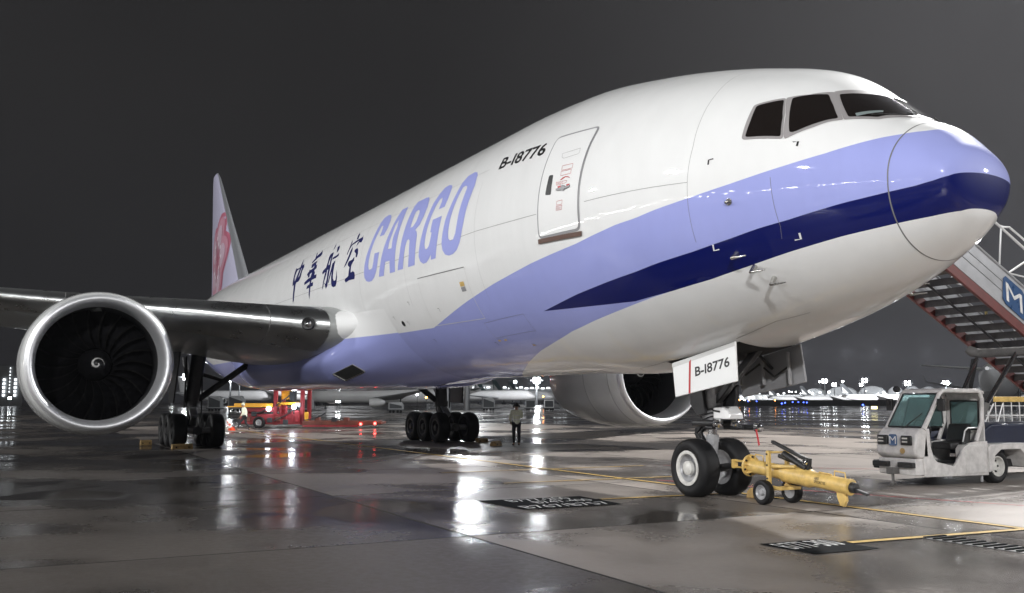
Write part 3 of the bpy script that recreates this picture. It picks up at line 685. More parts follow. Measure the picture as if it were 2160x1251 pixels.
# --- airline lettering
for ch in DATA['CARGO']:
    skin('letter', ch, 'purple', fus, 0.005)
for ch in DATA['HAN']:
    link('character', wrapmesh('character', [poly_tris([p]) for p in ch], 0.005), 'navy', fus)
def skin_text(name, txt, O, X, Y, m, parent, off=0.005, bold=False):
    vs2, fs2, _ = text_polys(txt, bold)
    q = [(O[0] + x * (X[0] - O[0]) + y * (Y[0] - O[0]), O[1] + x * (X[1] - O[1]) + y * (Y[1] - O[1])) for x, y in vs2]
    return link(name, wrapmesh(name, [(q, fs2)], off), m, parent)
skin_text('registration', 'B-I8776', DATA['REG'][0], DATA['REG'][1], DATA['REG'][2], 'black_paint', fus, bold=True)
# --- cockpit windows
W1 = [(1.60, .52), (1.47, .27), (1.40, .022), (1.1, .022), (.86, .022), (.82, .16), (.965, .6), (1.225, .79), (1.4, .66)]
F1 = [(1.69, .515), (1.57, .23), (1.50, 0.0), (1.1, 0.0), (.77, 0.0), (.72, .21), (.93, .634), (1.246, .852), (1.46, .668)]
for mir in (False, True):
    for wn, fr in ((DATA['W3'], DATA['F3']), (DATA['W2'], DATA['F2']), (W1, F1)):
        o = skin('cockpit_window', [rounded(fr, 0.05)], 'window_frame', plane, 0.008, mir, step=0.08, sstep=0.08)
        skin('pane', [rounded(wn, 0.05)], 'cockpit_glass', o, 0.016, mir, step=0.08, sstep=0.08)
    P0 = surf_off([0.80, 1.03], [(.18 if not mir else -.18), (.62 if not mir else -.62)], 0.035)
    mb = MB(); mb.tube([W(*P0[0]), W(*P0[1])], [0.014, 0.01], 8); mb.build('wiper', 'black_plastic', plane)
skin('glare_shield', [[(1.20, .70), (1.03, .42), (1.0, .46), (1.15, .74)]], 'shield_grey', plane, 0.0175)
# --- crew door
DO = [(7.315, 1.765), (7.26, 1.5), (7.20, 1.28), (7.165, 1.05), (5.745, 1.035), (5.74, 1.30), (5.79, 1.56), (5.90, 1.775)]
ro = rounded([DO[0], DO[3], DO[4], DO[7]], 0.16, 6)
door = skin('crew_door', [ro], 'door_frame', plane, 0.006)
skin('door_panel', [inset(ro, 0.05)], 'white_paint', door, 0.014)
skin('door_handle_recess', [rounded(DATA['DOORH'], 0.04)], 'gear_black', door, 0.018)
skin('door_slot', [DATA['DOORSLOT'], inset(DATA['DOORSLOT'], 0.006)], 'seam_grey', door, 0.018)
for q in DATA['PL1']: skin('placard', [q, inset(q, 0.008)], 'red_paint', door, 0.018)
q = DATA['PL1'][5]; skin_text('placard_lettering', 'EXIT', (q[3][0] - .03, q[3][1] - .008), (q[2][0] + .03, q[2][1] - .008), (q[0][0] - .03, q[0][1] + .008), 'red_paint', door, 0.018)
q = DATA['PL1'][2]; skin_text('placard_lettering', 'OPEN', (q[3][0] - .02, q[3][1] - .006), (q[2][0] + .02, q[2][1] - .006), (q[0][0] - .02, q[0][1] + .006), 'red_paint', door, 0.018)
skin('arrow', [DATA['ARC']], 'red_paint', door, 0.018)
skin('door_handle', [DATA['HANDLE']], 'door_frame', door, 0.02, thick=0.02)
for q in DATA['RED2']: skin('red_mark', [q], 'red_paint', door, 0.019)
skin('door_sill', [DATA['SILL']], 'sill_brown', door, 0.012, thick=0.02)
# --- lower cargo door, service holes, marks
CD = [(13.6, 1.783), (10.80, 1.80), (10.80, 2.215), (13.62, 2.205)]
cd = skin('cargo_door', [CD, inset(CD, 0.014)], 'seam_light', plane, 0.004)
skin('hinge_cover', [[(13.6, 1.780), (10.82, 1.797), (10.82, 1.804), (13.6, 1.787)]], 'seam_grey', cd, 0.006)
skin('latch_plate', [[(11.25, 1.90), (11.02, 1.90), (11.02, 1.935), (11.25, 1.935)]], 'tow_yellow', cd, 0.007)
skin('latch_plate', [[(11.25, 1.94), (11.02, 1.94), (11.02, 1.975), (11.25, 1.975)]], 'door_frame', cd, 0.007)
for s, p in DATA['HOLES']:
    e = [(s + 0.10 * math.cos(a), p + 0.085 * math.sin(a) / RAD) for a in np.linspace(0, 2 * PI, 16, endpoint=False)]
    skin('service_port', [e], 'gear_black', plane, 0.006)
for i, tri in enumerate(DATA['LMARK']):
    skin_line('corner_mark', tri, 0.03, 'mark_white' if i < 2 else 'black_paint', fus, 0.005)
for q in [(14.6, 1.95), (12.9, 2.06), (15.2, 2.12), (14.3, 2.33), (11.2, 2.44), (16.0, 2.05), (17.4, 2.08)]:
    skin_line('corner_mark', [(q[0] + .08, q[1]), (q[0], q[1]), (q[0], q[1] + .03)], 0.014, 'black_paint', fus, 0.005)
for q in [(10.9, 2.42), (9.6, 2.50), (10.6, 2.42)]:
    skin('placard', [[(q[0], q[1]), (q[0] + .12, q[1]), (q[0] + .12, q[1] + .014), (q[0], q[1] + .014)]], 'tow_yellow', fus, 0.006)
skin('service_panel', [[(9.0, 2.22), (11.0, 2.25), (11.0, 2.40), (9.0, 2.37)], inset([(9.0, 2.22), (11.0, 2.25), (11.0, 2.40), (9.0, 2.37)], 0.006)], 'seam_grey', fus, 0.005)
# --- pitot probes and vane
for i, (s, p) in enumerate(DATA['PROBE'] + DATA['VANE']):
    for sg in (1, -1):
        Q = surf_off([s, s], [sg * p, sg * p], 0.0)[0]; Q2 = surf_off([s], [sg * p], 0.16 if i < 3 else 0.06)[0]
        mb = MB(); base = surf_off([s], [sg * p], -0.01)[0]
        nrm = (W(*Q2) - W(*Q)).normalized()
        if i == 3: mb.lathe(W(*base), nrm, [(0.0, 0.022), (0.055, 0.02), (0.06, 0.0)], 20)
        mb.tube([W(*base), W(*Q2) + Vector((-0.02, 0, 0)), W(*Q2) + Vector((0.05, 0, 0)), W(*Q2) + Vector((0.30 if i < 3 else 0.0, 0, 0))], [0.045, 0.028, 0.022, 0.010], 10)
        mb.build('pitot_probe' if i < 3 else 'angle_vane', 'probe_metal', plane)

# --- wing-to-body fairing: the lower skin swelling out round the wing roots
FPH = np.array([1.70, 1.80, 1.9, 2.0, 2.1, 2.25, 2.4, 2.6, 2.8, 3.0, 3.1416]); FOF = np.array([-.06, -.05, -.03, .14, .58, 1.08, 1.04, .72, .40, .22, .19])
FSS = np.array([14.5, 16.0, 17.5, 19.2, 21.0, 23.0, 33.0, 36, 38.5, 40]); FAA = np.array([-.06, -.02, .12, .5, .9, 1.0, 1.0, .6, .1, -.06])
def fairpt(s, phi, lift=0.0):
    s = np.asarray(s, float); phi = np.asarray(phi, float)
    off = pchip(FPH, FOF, np.abs(phi)); am = pchip(FSS, FAA, s)
    d = np.where(am > 0, np.where(off > 0, off * am, off), np.minimum(off, 0) + am)
    r = RAD + d + lift
    return np.stack([s, r * np.sin(phi), ZCEN + r * np.cos(phi)], -1)
fp = bpy.data.materials.new('fairing_paint'); fp.use_nodes = True
_nt = fp.node_tree; _b = _nt.nodes['Principled BSDF']
_g = _nt.nodes.new('ShaderNodeNewGeometry'); _s = _nt.nodes.new('ShaderNodeSeparateXYZ'); _c = _nt.nodes.new('ShaderNodeMath'); _c.operation = 'GREATER_THAN'; _c.inputs[1].default_value = 3.70
_nt.links.new(_g.outputs['Position'], _s.inputs[0]); _nt.links.new(_s.outputs['Z'], _c.inputs[0])
_m = _nt.nodes.new('ShaderNodeMix'); _m.data_type = 'RGBA'; _m.inputs[6].default_value = PURPLE + (1,); _m.inputs[7].default_value = WHITE + (1,)
_nt.links.new(_c.outputs[0], _m.inputs[0]); _nt.links.new(_m.outputs[2], _b.inputs['Base Color'])
_b.inputs['Roughness'].default_value = 0.5; _b.inputs['Specular IOR Level'].default_value = 0.15; _b.inputs['Coat Weight'].default_value = 0.85; _b.inputs['Coat Roughness'].default_value = 0.06
MATS['fairing_paint'] = fp
sg_ = np.linspace(14.5, 40, 90); pg_ = np.linspace(1.70, 2 * PI - 1.70, 90)
rings = []
for s in sg_:
    P_ = fairpt(np.full(90, s), np.where(pg_ > PI, 2 * PI - pg_, pg_)); P_[:, 1] *= np.where(pg_ > PI, -1, 1)
    rings.append([W(*q) for q in P_])
mb = MB(); mb.loft(rings, cap=False, closed=False)
fair = mb.build('belly_fairing', 'fairing_paint', plane, ang=80)
# ram-air scoop in the fairing: a dark opening with a bright lip
SCP = [(21.02, 2.35), (19.63, 2.335), (19.46, 2.443), (20.77, 2.447)]
def scp(k): return [W(*fairpt(*q, k)) for q in SCP]
mb = MB(); gr_ = []
for i in range(9):
    row = []
    for j in range(9):
        u_, v_ = i / 8, j / 8
        a0 = [SCP[0][k] * (1 - u_) + SCP[1][k] * u_ for k in (0, 1)]; a1 = [SCP[3][k] * (1 - u_) + SCP[2][k] * u_ for k in (0, 1)]
        row.append(W(*fairpt(a0[0] * (1 - v_) + a1[0] * v_, a0[1] * (1 - v_) + a1[1] * v_, .02)))
    gr_.append(row)
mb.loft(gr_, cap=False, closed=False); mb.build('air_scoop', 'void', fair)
q_ = scp(.045); mb = MB(); mb.tube([q_[0], q_[3], q_[2]], .03, 8); mb.build('scoop_lip', 'probe_metal', fair)
q_ = scp(.03); mb = MB(); mb.tube([q_[0], q_[1], q_[2]], .016, 8); mb.build('scoop_edge', 'seam_grey', fair)

# --- wings
def foil(n=26, t=0.12, camber=0.012):
    xs = [0.5 * (1 - math.cos(PI * i / n)) for i in range(n + 1)]
    def th(x): return 5 * t * (0.2969 * math.sqrt(x) - 0.126 * x - 0.3516 * x * x + 0.2843 * x ** 3 - 0.1036 * x ** 4)
    def cb(x): return camber * math.sin(PI * min(1, x ** 0.8)) - 0.02 * x
    up = [(x, cb(x) + th(x)) for x in xs]; lo = [(x, cb(x) - th(x)) for x in reversed(xs[1:-1])]
    return up + lo
WS = [(2.6, 19.05, 13.4, 4.02, .135), (3.45, 19.67, 12.85, 4.11, .132), (4.2, 20.22, 12.4, 4.19, .13), (7.0, 22.12, 10.7, 4.56, .118), (9.8, 24.0, 9.1, 4.86, .11), (14, 26.8, 7.6, 5.35, .10), (20, 30.8, 5.6, 6.0, .095), (27, 35.5, 3.6, 6.85, .09), (32.2, 39.2, 1.7, 7.6, .085)]
def wing_rings(sg, part=None, grow=0.0):
    rings = []
    for y, le, ch, z, t in WS:
        fo = foil(t=t)
        if part:
            fo = [(x, q) for x, q in fo]
            n = 26; keep = part; fo = list(reversed(fo[len(fo) - keep:])) [::-1] + fo[:keep]
            # ordered from the lower lip round the nose to the upper lip
        ring = []
        for x, q in fo:
            d = 0.0 if not grow else grow
            ring.append(W(le + x * ch - d * (1 if x < 0.02 else 0.0), sg * y, z + q * ch - 0.035 * x * ch + (d if q > 0 else -d)))
        rings.append(ring)
    return rings
for sg in (1, -1):
    mb = MB(); mb.loft(wing_rings(sg)); wing = mb.build('wing', 'wing_grey', plane, ang=60)
    mb = MB(); mb.loft(wing_rings(sg, 6, 0.012)[1:], cap=False, closed=False); mb.build('leading_edge', 'slat_metal', wing, ang=80)
    # slat joints
    for yj in (5.0, 10.6, 14.0, 20.0):
        i = [k for k in range(len(WS) - 1) if WS[k][0] <= yj <= WS[k + 1][0]][0]; f_ = (yj - WS[i][0]) / (WS[i + 1][0] - WS[i][0])
        A_ = wing_rings(sg, 6, 0.016); ra, rb = A_[i], A_[i + 1]
        q1 = [p.lerp(r, f_) for p, r in zip(ra, rb)]; q2 = [p.lerp(r, f_ + 0.02 / (WS[i + 1][0] - WS[i][0])) for p, r in zip(ra, rb)]
        mb = MB(); mb.loft([q1, q2], cap=False, closed=False); mb.build('slat_joint', 'seam_grey', wing)
    # root fillet in front of the leading edge
    rings = []
    for k_, (s, yb, zc, rr, rz) in enumerate([(18.3, 2.62, 4.14, .05, .08), (18.8, 2.62, 4.14, .26, .30), (19.3, 2.62, 4.13, .52, .44), (19.8, 2.62, 4.12, .80, .52), (20.3, 2.62, 4.08, 1.0, .60), (20.9, 2.62, 4.03, 1.14, .68), (21.6, 2.62, 4.0, 1.2, .78), (23, 2.6, 3.9, 1.15, .92), (27, 2.5, 3.7, .9, .9)]):
        rings.append([W(s, sg * (yb + rr * math.cos(2 * PI * k / 28)), zc + rz * math.sin(2 * PI * k / 28)) for k in range(28)])
    mb = MB(); mb.loft(rings); mb.build('wing_root_fillet', 'fairing_paint', plane, ang=80)
    # landing light in the root
    lp = W(20.02, sg * 4.02, 4.16); dr = (W(19.0, sg * 4.55, 4.05) - lp).normalized()
    mb = MB(); mb.lathe(lp, dr, [(0.0, 0.10), (0.12, 0.11), (0.17, 0.13), (0.20, 0.08), (0.20, -0.05)], 24); lo = mb.build('landing_light', 'gear_black', wing)
    mb = MB(); mb.lathe(lp, dr, [(0.0, 0.165), (0.06, 0.155), (0.105, 0.12)], 20); mb.build('lens', 'chrome', lo)
    # flap track fairings under the wing
    for y in (7.6, 14.5, 19.5):
        i = [k for k in range(len(WS) - 1) if WS[k][0] <= y <= WS[k + 1][0]][0]; f_ = (y - WS[i][0]) / (WS[i + 1][0] - WS[i][0])
        le, ch, z = (WS[i][k] * (1 - f_) + WS[i + 1][k] * f_ for k in (1, 2, 3))
        mb = MB(); mb.tube([W(le + ch * .5, sg * y, z - .05 * ch), W(le + ch * .7, sg * y, z - .09 * ch), W(le + ch * 1.0, sg * y, z - .08 * ch), W(le + ch * 1.25, sg * y, z - .05 * ch)], [.03, .28, .26, .03], 14); mb.build('flap_fairing', 'wing_grey', plane)
    # tailplane
    rings = []
    for y, le, ch, z in ((0.8, 52.6, 7.2, 6.9), (10.7, 59.6, 2.6, 7.9)):
        rings.append([W(le + x * ch, sg * y, z + q * ch) for x, q in foil(20, .1, 0)])
    mb = MB(); mb.loft(rings); mb.build('tailplane', 'wing_grey', plane, ang=60)
# --- fin
FZ = [(8.2, 47.1, 12.1, .10), (9.0, 48.1, 11.0, .10), (13.2, 53.0, 6.6, .095), (17.0, 57.45, 2.55, .09), (17.5, 58.3, 1.6, .07)]
def fin_ring(z, le, ch, t, part=None):
    fo = foil(26, t, 0.0)
    fo = [(x, q + 0.02 * x) for x, q in fo]
    if part: fo = fo[len(fo) - part:] + fo[:part]
    return [W(le + x * ch - (0.02 if part and x < .03 else 0), q * ch * (1.0 if not part else 1.02), z) for x, q in fo]
mat('fin_paint', (0.44, 0.43, 0.56), 0.4, coat=0.4)
mb = MB(); mb.loft([fin_ring(*q) for q in FZ]); fin = mb.build('fin', 'fin_paint', plane, ang=60)
mb = MB(); mb.loft([fin_ring(*q, 5) for q in FZ], cap=False, closed=False); mb.build('fin_leading_edge', 'inlet_grey', fin, ang=80)
def fin_side(s, z, sg, off):
    a = [k for k in range(len(FZ) - 1) if FZ[k][0] <= z <= FZ[k + 1][0] + 1e-6]; i = a[0] if a else (0 if z < 8.2 else len(FZ) - 2)
    f_ = (z - FZ[i][0]) / (FZ[i + 1][0] - FZ[i][0]); le, ch, t = (FZ[i][k] * (1 - f_) + FZ[i + 1][k] * f_ for k in (1, 2, 3))
    x = min(max((s - le) / ch, 0.0), 1.0)
    q = 5 * t * (0.2969 * math.sqrt(x) - 0.126 * x - 0.3516 * x * x + 0.2843 * x ** 3 - 0.1036 * x ** 4)
    return W(s, sg * (q * ch + off), z)
mat('petal_rose', (0.42, 0.12, 0.18), 0.35, coat=0.3)
mat('petal_pink', (0.50, 0.24, 0.31), 0.35, coat=0.3)
mat('petal_pale', (0.54, 0.40, 0.48), 0.35, coat=0.3)
mat('stamen_white', (0.78, 0.74, 0.76), 0.4)
def fin_patch(name, pts, m, off, sg):
    mb = MB(); bm = bmesh.new()
    vv = [bm.verts.new((s, z, 0)) for s, z in pts]; bm.faces.new(vv); bmesh.ops.triangulate(bm, faces=bm.faces[:])
    for ax in (0, 1):
        lo = min(v.co[ax] for v in bm.verts); hi = max(v.co[ax] for v in bm.verts); k = lo + 0.3
        while k < hi:
            co = [0, 0, 0]; no = [0, 0, 0]; co[ax] = k; no[ax] = 1
            bmesh.ops.bisect_plane(bm, geom=bm.verts[:] + bm.edges[:] + bm.faces[:], plane_co=co, plane_no=no); k += 0.3
    for v in bm.verts: v.co = fin_side(v.co.x, v.co.y, sg, off)
    me_ = bpy.data.meshes.new(name); bm.to_mesh(me_); bm.free()
    return link(name, me_, m, fin)
FC = (55.2, 10.9)
for sg in (1, -1):
    for kp, ang in enumerate((80, 152, 224, 296, 8)):
        a = R(ang); cxp, czp = FC[0] - 1.75 * math.cos(a), FC[1] + 1.55 * math.sin(a)
        def lobe(r_, dx=0.0):
            out = []
            for k in range(28):
                t_ = 2 * PI * k / 28; rr_ = r_ * (1 + 0.07 * math.cos(3 * t_ + kp))
                s_q = cxp + rr_ * math.cos(t_) * 1.05; z_q = czp + rr_ * math.sin(t_)
                z_q = max(z_q, 8.7); i_ = min(range(len(FZ)), key=lambda q: abs(FZ[q][0] - z_q))
                le = np.interp(z_q, [q[0] for q in FZ], [q[1] for q in FZ]); ch = np.interp(z_q, [q[0] for q in FZ], [q[2] for q in FZ])
                s_q = min(max(s_q, le + 0.05 * ch), le + 0.985 * ch)
                out.append((s_q, z_q))
            return out
        fin_patch('petal', lobe(1.62), 'petal_rose', 0.004 + 0.0035 * kp, sg)
        fin_patch('petal_heart', lobe(1.30), 'petal_pink', 0.022 + 0.0035 * kp, sg)
        fin_patch('petal_heart', lobe(0.8), 'petal_pale', 0.042 + 0.0035 * kp, sg)
    for k in range(11):
        a = R(20 + k * 31); l_ = 1.15 + 0.4 * ((k * 7) % 3) / 2
        p, q = (FC[0] + .3 * math.cos(a), FC[1] + .3 * math.sin(a)), (FC[0] + l_ * math.cos(a), FC[1] + l_ * math.sin(a))
        n_ = (-math.sin(a) * .05, math.cos(a) * .05)
        fin_patch('stamen', [(p[0] + n_[0], p[1] + n_[1]), (q[0] + n_[0], q[1] + n_[1]), (q[0] - n_[0], q[1] - n_[1]), (p[0] - n_[0], p[1] - n_[1])], 'petal_rose', 0.066, sg)
        fin_patch('stamen', [(q[0] + .14 * math.cos(t_), q[1] + .14 * math.sin(t_)) for t_ in np.linspace(0, 2 * PI, 10, endpoint=False)], 'stamen_white', 0.07, sg)

# --- engines
EY, EZ, ESC = 9.78, 2.90, 1.055
def blade_mesh():
    NR, NC = 12, 9
    top = []; edge = []
    mb = MB(); grid = []
    for i in range(NR + 1):
        t = i / NR; r = 0.47 + 1.115 * t
        sweep = 0.16 * math.sin(PI * t * 0.85) - 0.30 * t * t
        twist = R(22 + 40 * t); ch = 0.46 + 0.22 * math.sin(PI * min(1, t * 0.9))
        lean = 0.18 * math.sin(PI * t) - 0.02
        row = []
        for j in range(NC + 1):
            c = (j / NC - 0.5) * ch
            ax = -sweep + c * math.cos(twist) + 0.25      # along the axis (aft)
            tg = c * math.sin(twist) + lean * 1.0
            a = tg / r
            row.append((ax, r * math.sin(a), r * math.cos(a)))
        grid.append(row)
    def emit(j0, j1, th):
        m = MB()
        for i in range(NR + 1):
            for j in range(j0, j1 + 1): m.v.append(Vector(grid[i][j]))
        w = j1 - j0 + 1
        for i in range(NR):
            for j in range(w - 1):
                a = i * w + j; m.f.append((a, a + 1, a + w + 1, a + w))
        return m
    return emit(0, NC, 0.01), emit(0, 1, 0.01)
bl, be = blade_mesh()
bl_me = bl.mesh('fan_blade'); be_me = be.mesh('blade_edge')
bl_me.materials.append(MATS['fan_black']); be_me.materials.append(MATS['fan_edge'])
for sg in (1, -1):
    o0 = W(0, sg * EY, EZ); ax = Vector((-1, 0, 0))
    outer = [(1.83, 20.86), (1.90, 21.05), (1.955, 21.4), (1.995, 22.0), (2.01, 22.8), (1.99, 23.8), (1.92, 24.8), (1.80, 25.7), (1.70, 26.2), (1.66, 26.2), (1.62, 25.4)]
    mb = MB(); mb.lathe(o0, ax, [(r * ESC, t) for r, t in outer], 96); eng = mb.build('engine', 'nacelle_white', plane, ang=50)
    lip = [(1.575, 21.75), (1.578, 21.5), (1.585, 21.30), (1.60, 21.05), (1.635, 20.86), (1.685, 20.75), (1.735, 20.72), (1.78, 20.74), (1.82, 20.82), (1.858, 20.95), (1.895, 21.10)]
    mb = MB(); mb.lathe(o0, ax, [((r + (0.004 if i > 8 else 0)) * ESC, t) for i, (r, t) in enumerate(lip)], 96); mb.build('inlet_lip', 'polished_lip', eng, ang=60)
    mb = MB(); mb.lathe(o0, ax, [(r * ESC, t) for r, t in ((1.58, 21.74), (1.60, 22.2), (1.62, 22.75), (1.62, 23.6))], 72); mb.build('inlet_duct', 'duct_shade', eng)
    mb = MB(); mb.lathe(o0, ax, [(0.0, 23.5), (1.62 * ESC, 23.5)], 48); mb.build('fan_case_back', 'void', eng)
    mb = MB(); mb.lathe(o0, ax, [(0.0, 22.02), (0.06, 22.03), (0.16, 22.12), (0.29, 22.32), (0.40, 22.58), (0.47, 22.85), (0.49, 23.4)], 40); mb.build('spinner', 'fan_black', eng)
    # white comma on the spinner
    pts = []
    for k in range(26):
        t = k / 25; a = R(150) + t * R(400) if sg > 0 else R(30) + t * R(400); rr = 0.025 + 0.185 * t
        xx = np.interp(rr, [0.0, 0.06, 0.16, 0.29], [22.02, 22.03, 22.12, 22.32]) - 0.012
        pts.append((xx, rr, a))
    mb = MB()
    for k in range(25):
        q = []
        for (xx, rr, a), w_ in ((pts[k], 1), (pts[k + 1], 1)):
            wd = 0.006 + 0.022 * math.sin(PI * min(1, (k + 1) / 25 * 0.9 + 0.1))
            q.append([W(np.interp(r2, [0.0, 0.06, 0.16, 0.29], [22.02, 22.03, 22.12, 22.32]) - 0.012, sg * EY + r2 * math.cos(a), EZ + r2 * math.sin(a)) for r2 in (max(rr - wd, 0.002), rr + wd)])
        mb.quad(q[0][0], q[0][1], q[1][1], q[1][0])
    mb.build('spinner_spiral', 'seam_light', eng)
    for k in range(22):
        a = 2 * PI * k / 22
        for mm, nm, s0 in ((bl_me, 'fan_blade', 22.55), (be_me, 'blade_edge', 22.545)):
            o = bpy.data.objects.new(nm, mm); COL.objects.link(o); o.parent = eng
            o.matrix_basis = Matrix.Translation(W(s0, sg * EY, EZ)) @ Matrix.Rotation(a, 4, 'X') @ Matrix.Rotation(PI, 4, 'Z') @ Matrix.Scale(ESC, 4)
    mb = MB(); mb.lathe(o0, ax, [(1.1, 25.0), (1.06, 26.0), (0.92, 27.2), (0.82, 27.8), (0.78, 27.8), (0.7, 27.2)], 48); mb.build('core_nozzle', 'inlet_grey', eng)
    mb = MB(); mb.lathe(o0, ax, [(0.55, 27.0), (0.4, 28.0), (0.12, 28.9), (0.0, 29.0)], 32); mb.build('exhaust_plug', 'gear_dark', eng)
    rings = []
    for s, zt, zb, w_ in ((22.4, 4.86, 4.6, .04), (23.4, 5.0, 4.5, .22), (25.0, 5.0, 4.1, .30), (27.0, 4.75, 3.7, .30), (29.5, 4.5, 3.7, .24), (31.5, 4.3, 4.1, .05)):
        rings.append([W(s, sg * EY + w_ * a, zb + (zt - zb) * c) for a, c in ((-1, 0), (-1, .85), (-.5, 1), (.5, 1), (1, .85), (1, 0))])
    mb = MB(); mb.loft(rings); mb.build('pylon', 'nacelle_white', eng)
    # strake and cowl seam
    mb = MB(); mb.prism([W(22.3, sg * (EY - 1.62), EZ + 1.16), W(23.6, sg * (EY - 1.60), EZ + 1.14), W(23.5, sg * (EY - 1.86), EZ + 1.42), W(22.9, sg * (EY - 1.78), EZ + 1.33)], (0, 0, 0.015)); mb.build('strake', 'nacelle_white', eng)
    mb = MB(); mb.lathe(o0, ax, [(1.958 * ESC, 21.385), (1.964 * ESC, 21.39), (1.964 * ESC, 21.405), (1.958 * ESC, 21.41)], 96); mb.build('cowl_seam', 'seam_grey', eng)
    mb = MB(); mb.lathe(o0, ax, [(2.008 * ESC, 23.0), (2.013 * ESC, 23.005), (2.012 * ESC, 23.02), (2.006 * ESC, 23.025)], 96); mb.build('cowl_seam', 'seam_grey', eng)

# --- wheels
def tyre_prof(r, w):
    h = w / 2; q = []
    for t, rr in ((-.42, .60), (-.5, .68), (-.52, .80), (-.48, .90), (-.38, .968), (-.25, .992), (-.12, 1.0), (.12, 1.0), (.25, .992), (.38, .968), (.48, .90), (.52, .80), (.5, .68), (.42, .60)):
        q.append((rr * r, t * w))
    return q
def add_wheel(parent, s, y, r, w, hubmat, sg, n=48):
    c = W(s, y, r * 0.975); ax = Vector((0, -1 if sg > 0 else 1, 0))
    mb = MB(); mb.lathe(c, ax, tyre_prof(r, w), n)
    for g in (-.16, 0.0, .16):
        pass
    t = mb.build('tyre', 'tyre_rubber', parent, ang=50)
    mb = MB()
    mb.lathe(c, ax, [(r * .60, w * .44), (r * .585, w * .46), (r * .50, w * .44), (r * .47, w * .36), (r * .43, w * .26), (r * .36, w * .16), (r * .26, w * .14), (r * .235, w * .30), (r * .225, w * .40), (r * .18, w * .46), (0, w * .47)], 36)
    mb.lathe(c, ax, [(r * .60, -w * .44), (r * .5, -w * .4), (r * .3, -w * .2), (0, -w * .2)], 24)
    for k in range(9):
        a = 2 * PI * k / 9; _, u_, v_ = basis(ax)
        mb.lathe(c + (u_ * math.cos(a) + v_ * math.sin(a)) * r * .31 + ax * w * .13, ax, [(r * .025, 0), (r * .025, .03), (0, .03)], 8)
    mb.build('wheel_hub', 'gear_grey' if hubmat == 'wheel_white' else hubmat, parent, ang=40)
    if hubmat == 'wheel_white':
        mb = MB(); mb.lathe(c, ax, [(r * .60, w * .435), (r * .60, w * .475), (r * .56, w * .485), (r * .49, w * .475), (r * .47, w * .40)], 40); mb.build('rim_ring', hubmat, parent)
        mb = MB(); mb.lathe(c, ax, [(r * .245, w * .30), (r * .24, w * .46), (r * .20, w * .50), (0, w * .51)], 28); mb.build('hub_cap', hubmat, parent)
# --- nose gear
NS = 5.89
mb = MB()
mb.tube([W(NS - 0.12, 0, 2.9), W(NS, 0, 1.56)], [0.21, 0.19], 24)
mb.lathe(W(NS, 0, 1.36), (0, 0, 1), [(0.12, 0), (0.20, 0.01), (0.21, 0.07), (0.17, 0.09), (0.20, 0.13), (0.21, 0.19), (0.15, 0.22), (0.18, .25), (.18, .30), (.14, .32)], 28)
ng = mb.build('nose_gear', 'gear_grey', plane)
mb = MB(); mb.tube([W(NS, 0, 1.45), W(NS, 0, 1.06)], 0.085, 24); mb.build('piston', 'chrome', ng)
mb = MB(); mb.tube([W(NS, 0, 1.16), W(NS, 0, 1.02)], [0.12, 0.12], 20); mb.tube([W(NS, 0, 1.04), W(NS, 0, 0.56)], [0.11, 0.085], 20); mb.tube([W(NS, 0.42, .52), W(NS, -0.42, .52)], 0.07, 16); mb.build('axle_fork', 'gear_grey', ng)
for q in (0.09, -0.09):
    mb = MB(); mb.bar(W(NS + .12, q, 1.42), W(NS + .44, q * .6, 1.20), .05, .10); mb.bar(W(NS + .44, q * .6, 1.20), W(NS + .10, q, .78), .05, .09); mb.build('torque_link', 'gear_dark', ng, bevel=.01)
mb = MB(); mb.bar(W(NS - .1, 0, 1.75), W(NS - 1.35, 0, 2.75), .13, .13); mb.bar(W(NS - .05, .16, 2.0), W(NS - .2, .42, 2.75), .07, .07); mb.bar(W(NS - .05, -.16, 2.0), W(NS - .2, -.42, 2.75), .07, .07); mb.build('drag_brace', 'gear_dark', ng, bevel=.015)
for pl, y_, dy_ in (([(-.05, 2.15), (.30, 2.2), (.32, 1.75), (.10, 1.52), (-.14, 1.56)], .22, .07), ([(-.02, 2.15), (-.46, 2.1), (-.42, 1.75), (-.24, 1.58), (-.05, 1.56)], -.22, -.08), ([(.16, 2.4), (.38, 2.4), (.30, 1.62), (.18, 1.60)], .02, -.16)):
    mb = MB(); mb.prism([W(NS + a_, y_, z_) for a_, z_ in pl], W(0, dy_, 0)); mb.build('gear_bracket', 'gear_dark', ng, bevel=.015)
for q in (.22, -.22):
    mb = MB(); mb.tube([W(NS + .28, q, 1.38), W(NS - .36, q, 1.38)], .065, 16); mb.tube([W(NS - .1, q, 1.30), W(NS - .62 if q < 0 else NS - .3, q, 1.30)], .04, 12); act = mb.build('steering_actuator', 'gear_dark', ng)
    mb = MB(); mb.lathe(W(NS - .36, q, 1.38), (1, 0, 0), [(.075, 0), (.085, .05), (.08, .11), (.05, .13), (0, .135)], 18); mb.build('taxi_light', 'chrome', ng)
rings = [[W(NS - .22 - d_, y_, z_) for y_, z_ in pr] for d_, pr in ((0, ((-.20, 1.46), (.16, 1.46), (.16, 1.68), (-.20, 1.70))), (.30, ((-.20, 1.46), (.16, 1.46), (.15, 1.69), (-.19, 1.70))), (.46, ((-.19, 1.46), (.15, 1.46), (.13, 1.56), (-.17, 1.57))))]
mb = MB(); mb.loft(rings); mb.build('steering_box', 'rail_white', ng, bevel=.02)
mb = MB(); mb.bar(W(NS - .42, .165, 1.60), W(NS - .22, .165, 1.62), .012, .035); mb.build('box_slot', 'gear_black', ng)
mb = MB(); mb.tube([W(NS - .2, -.32, 1.30), W(NS - .85, -.34, 1.31)], .05, 14); mb.build('spare_actuator', 'gear_dark', ng)
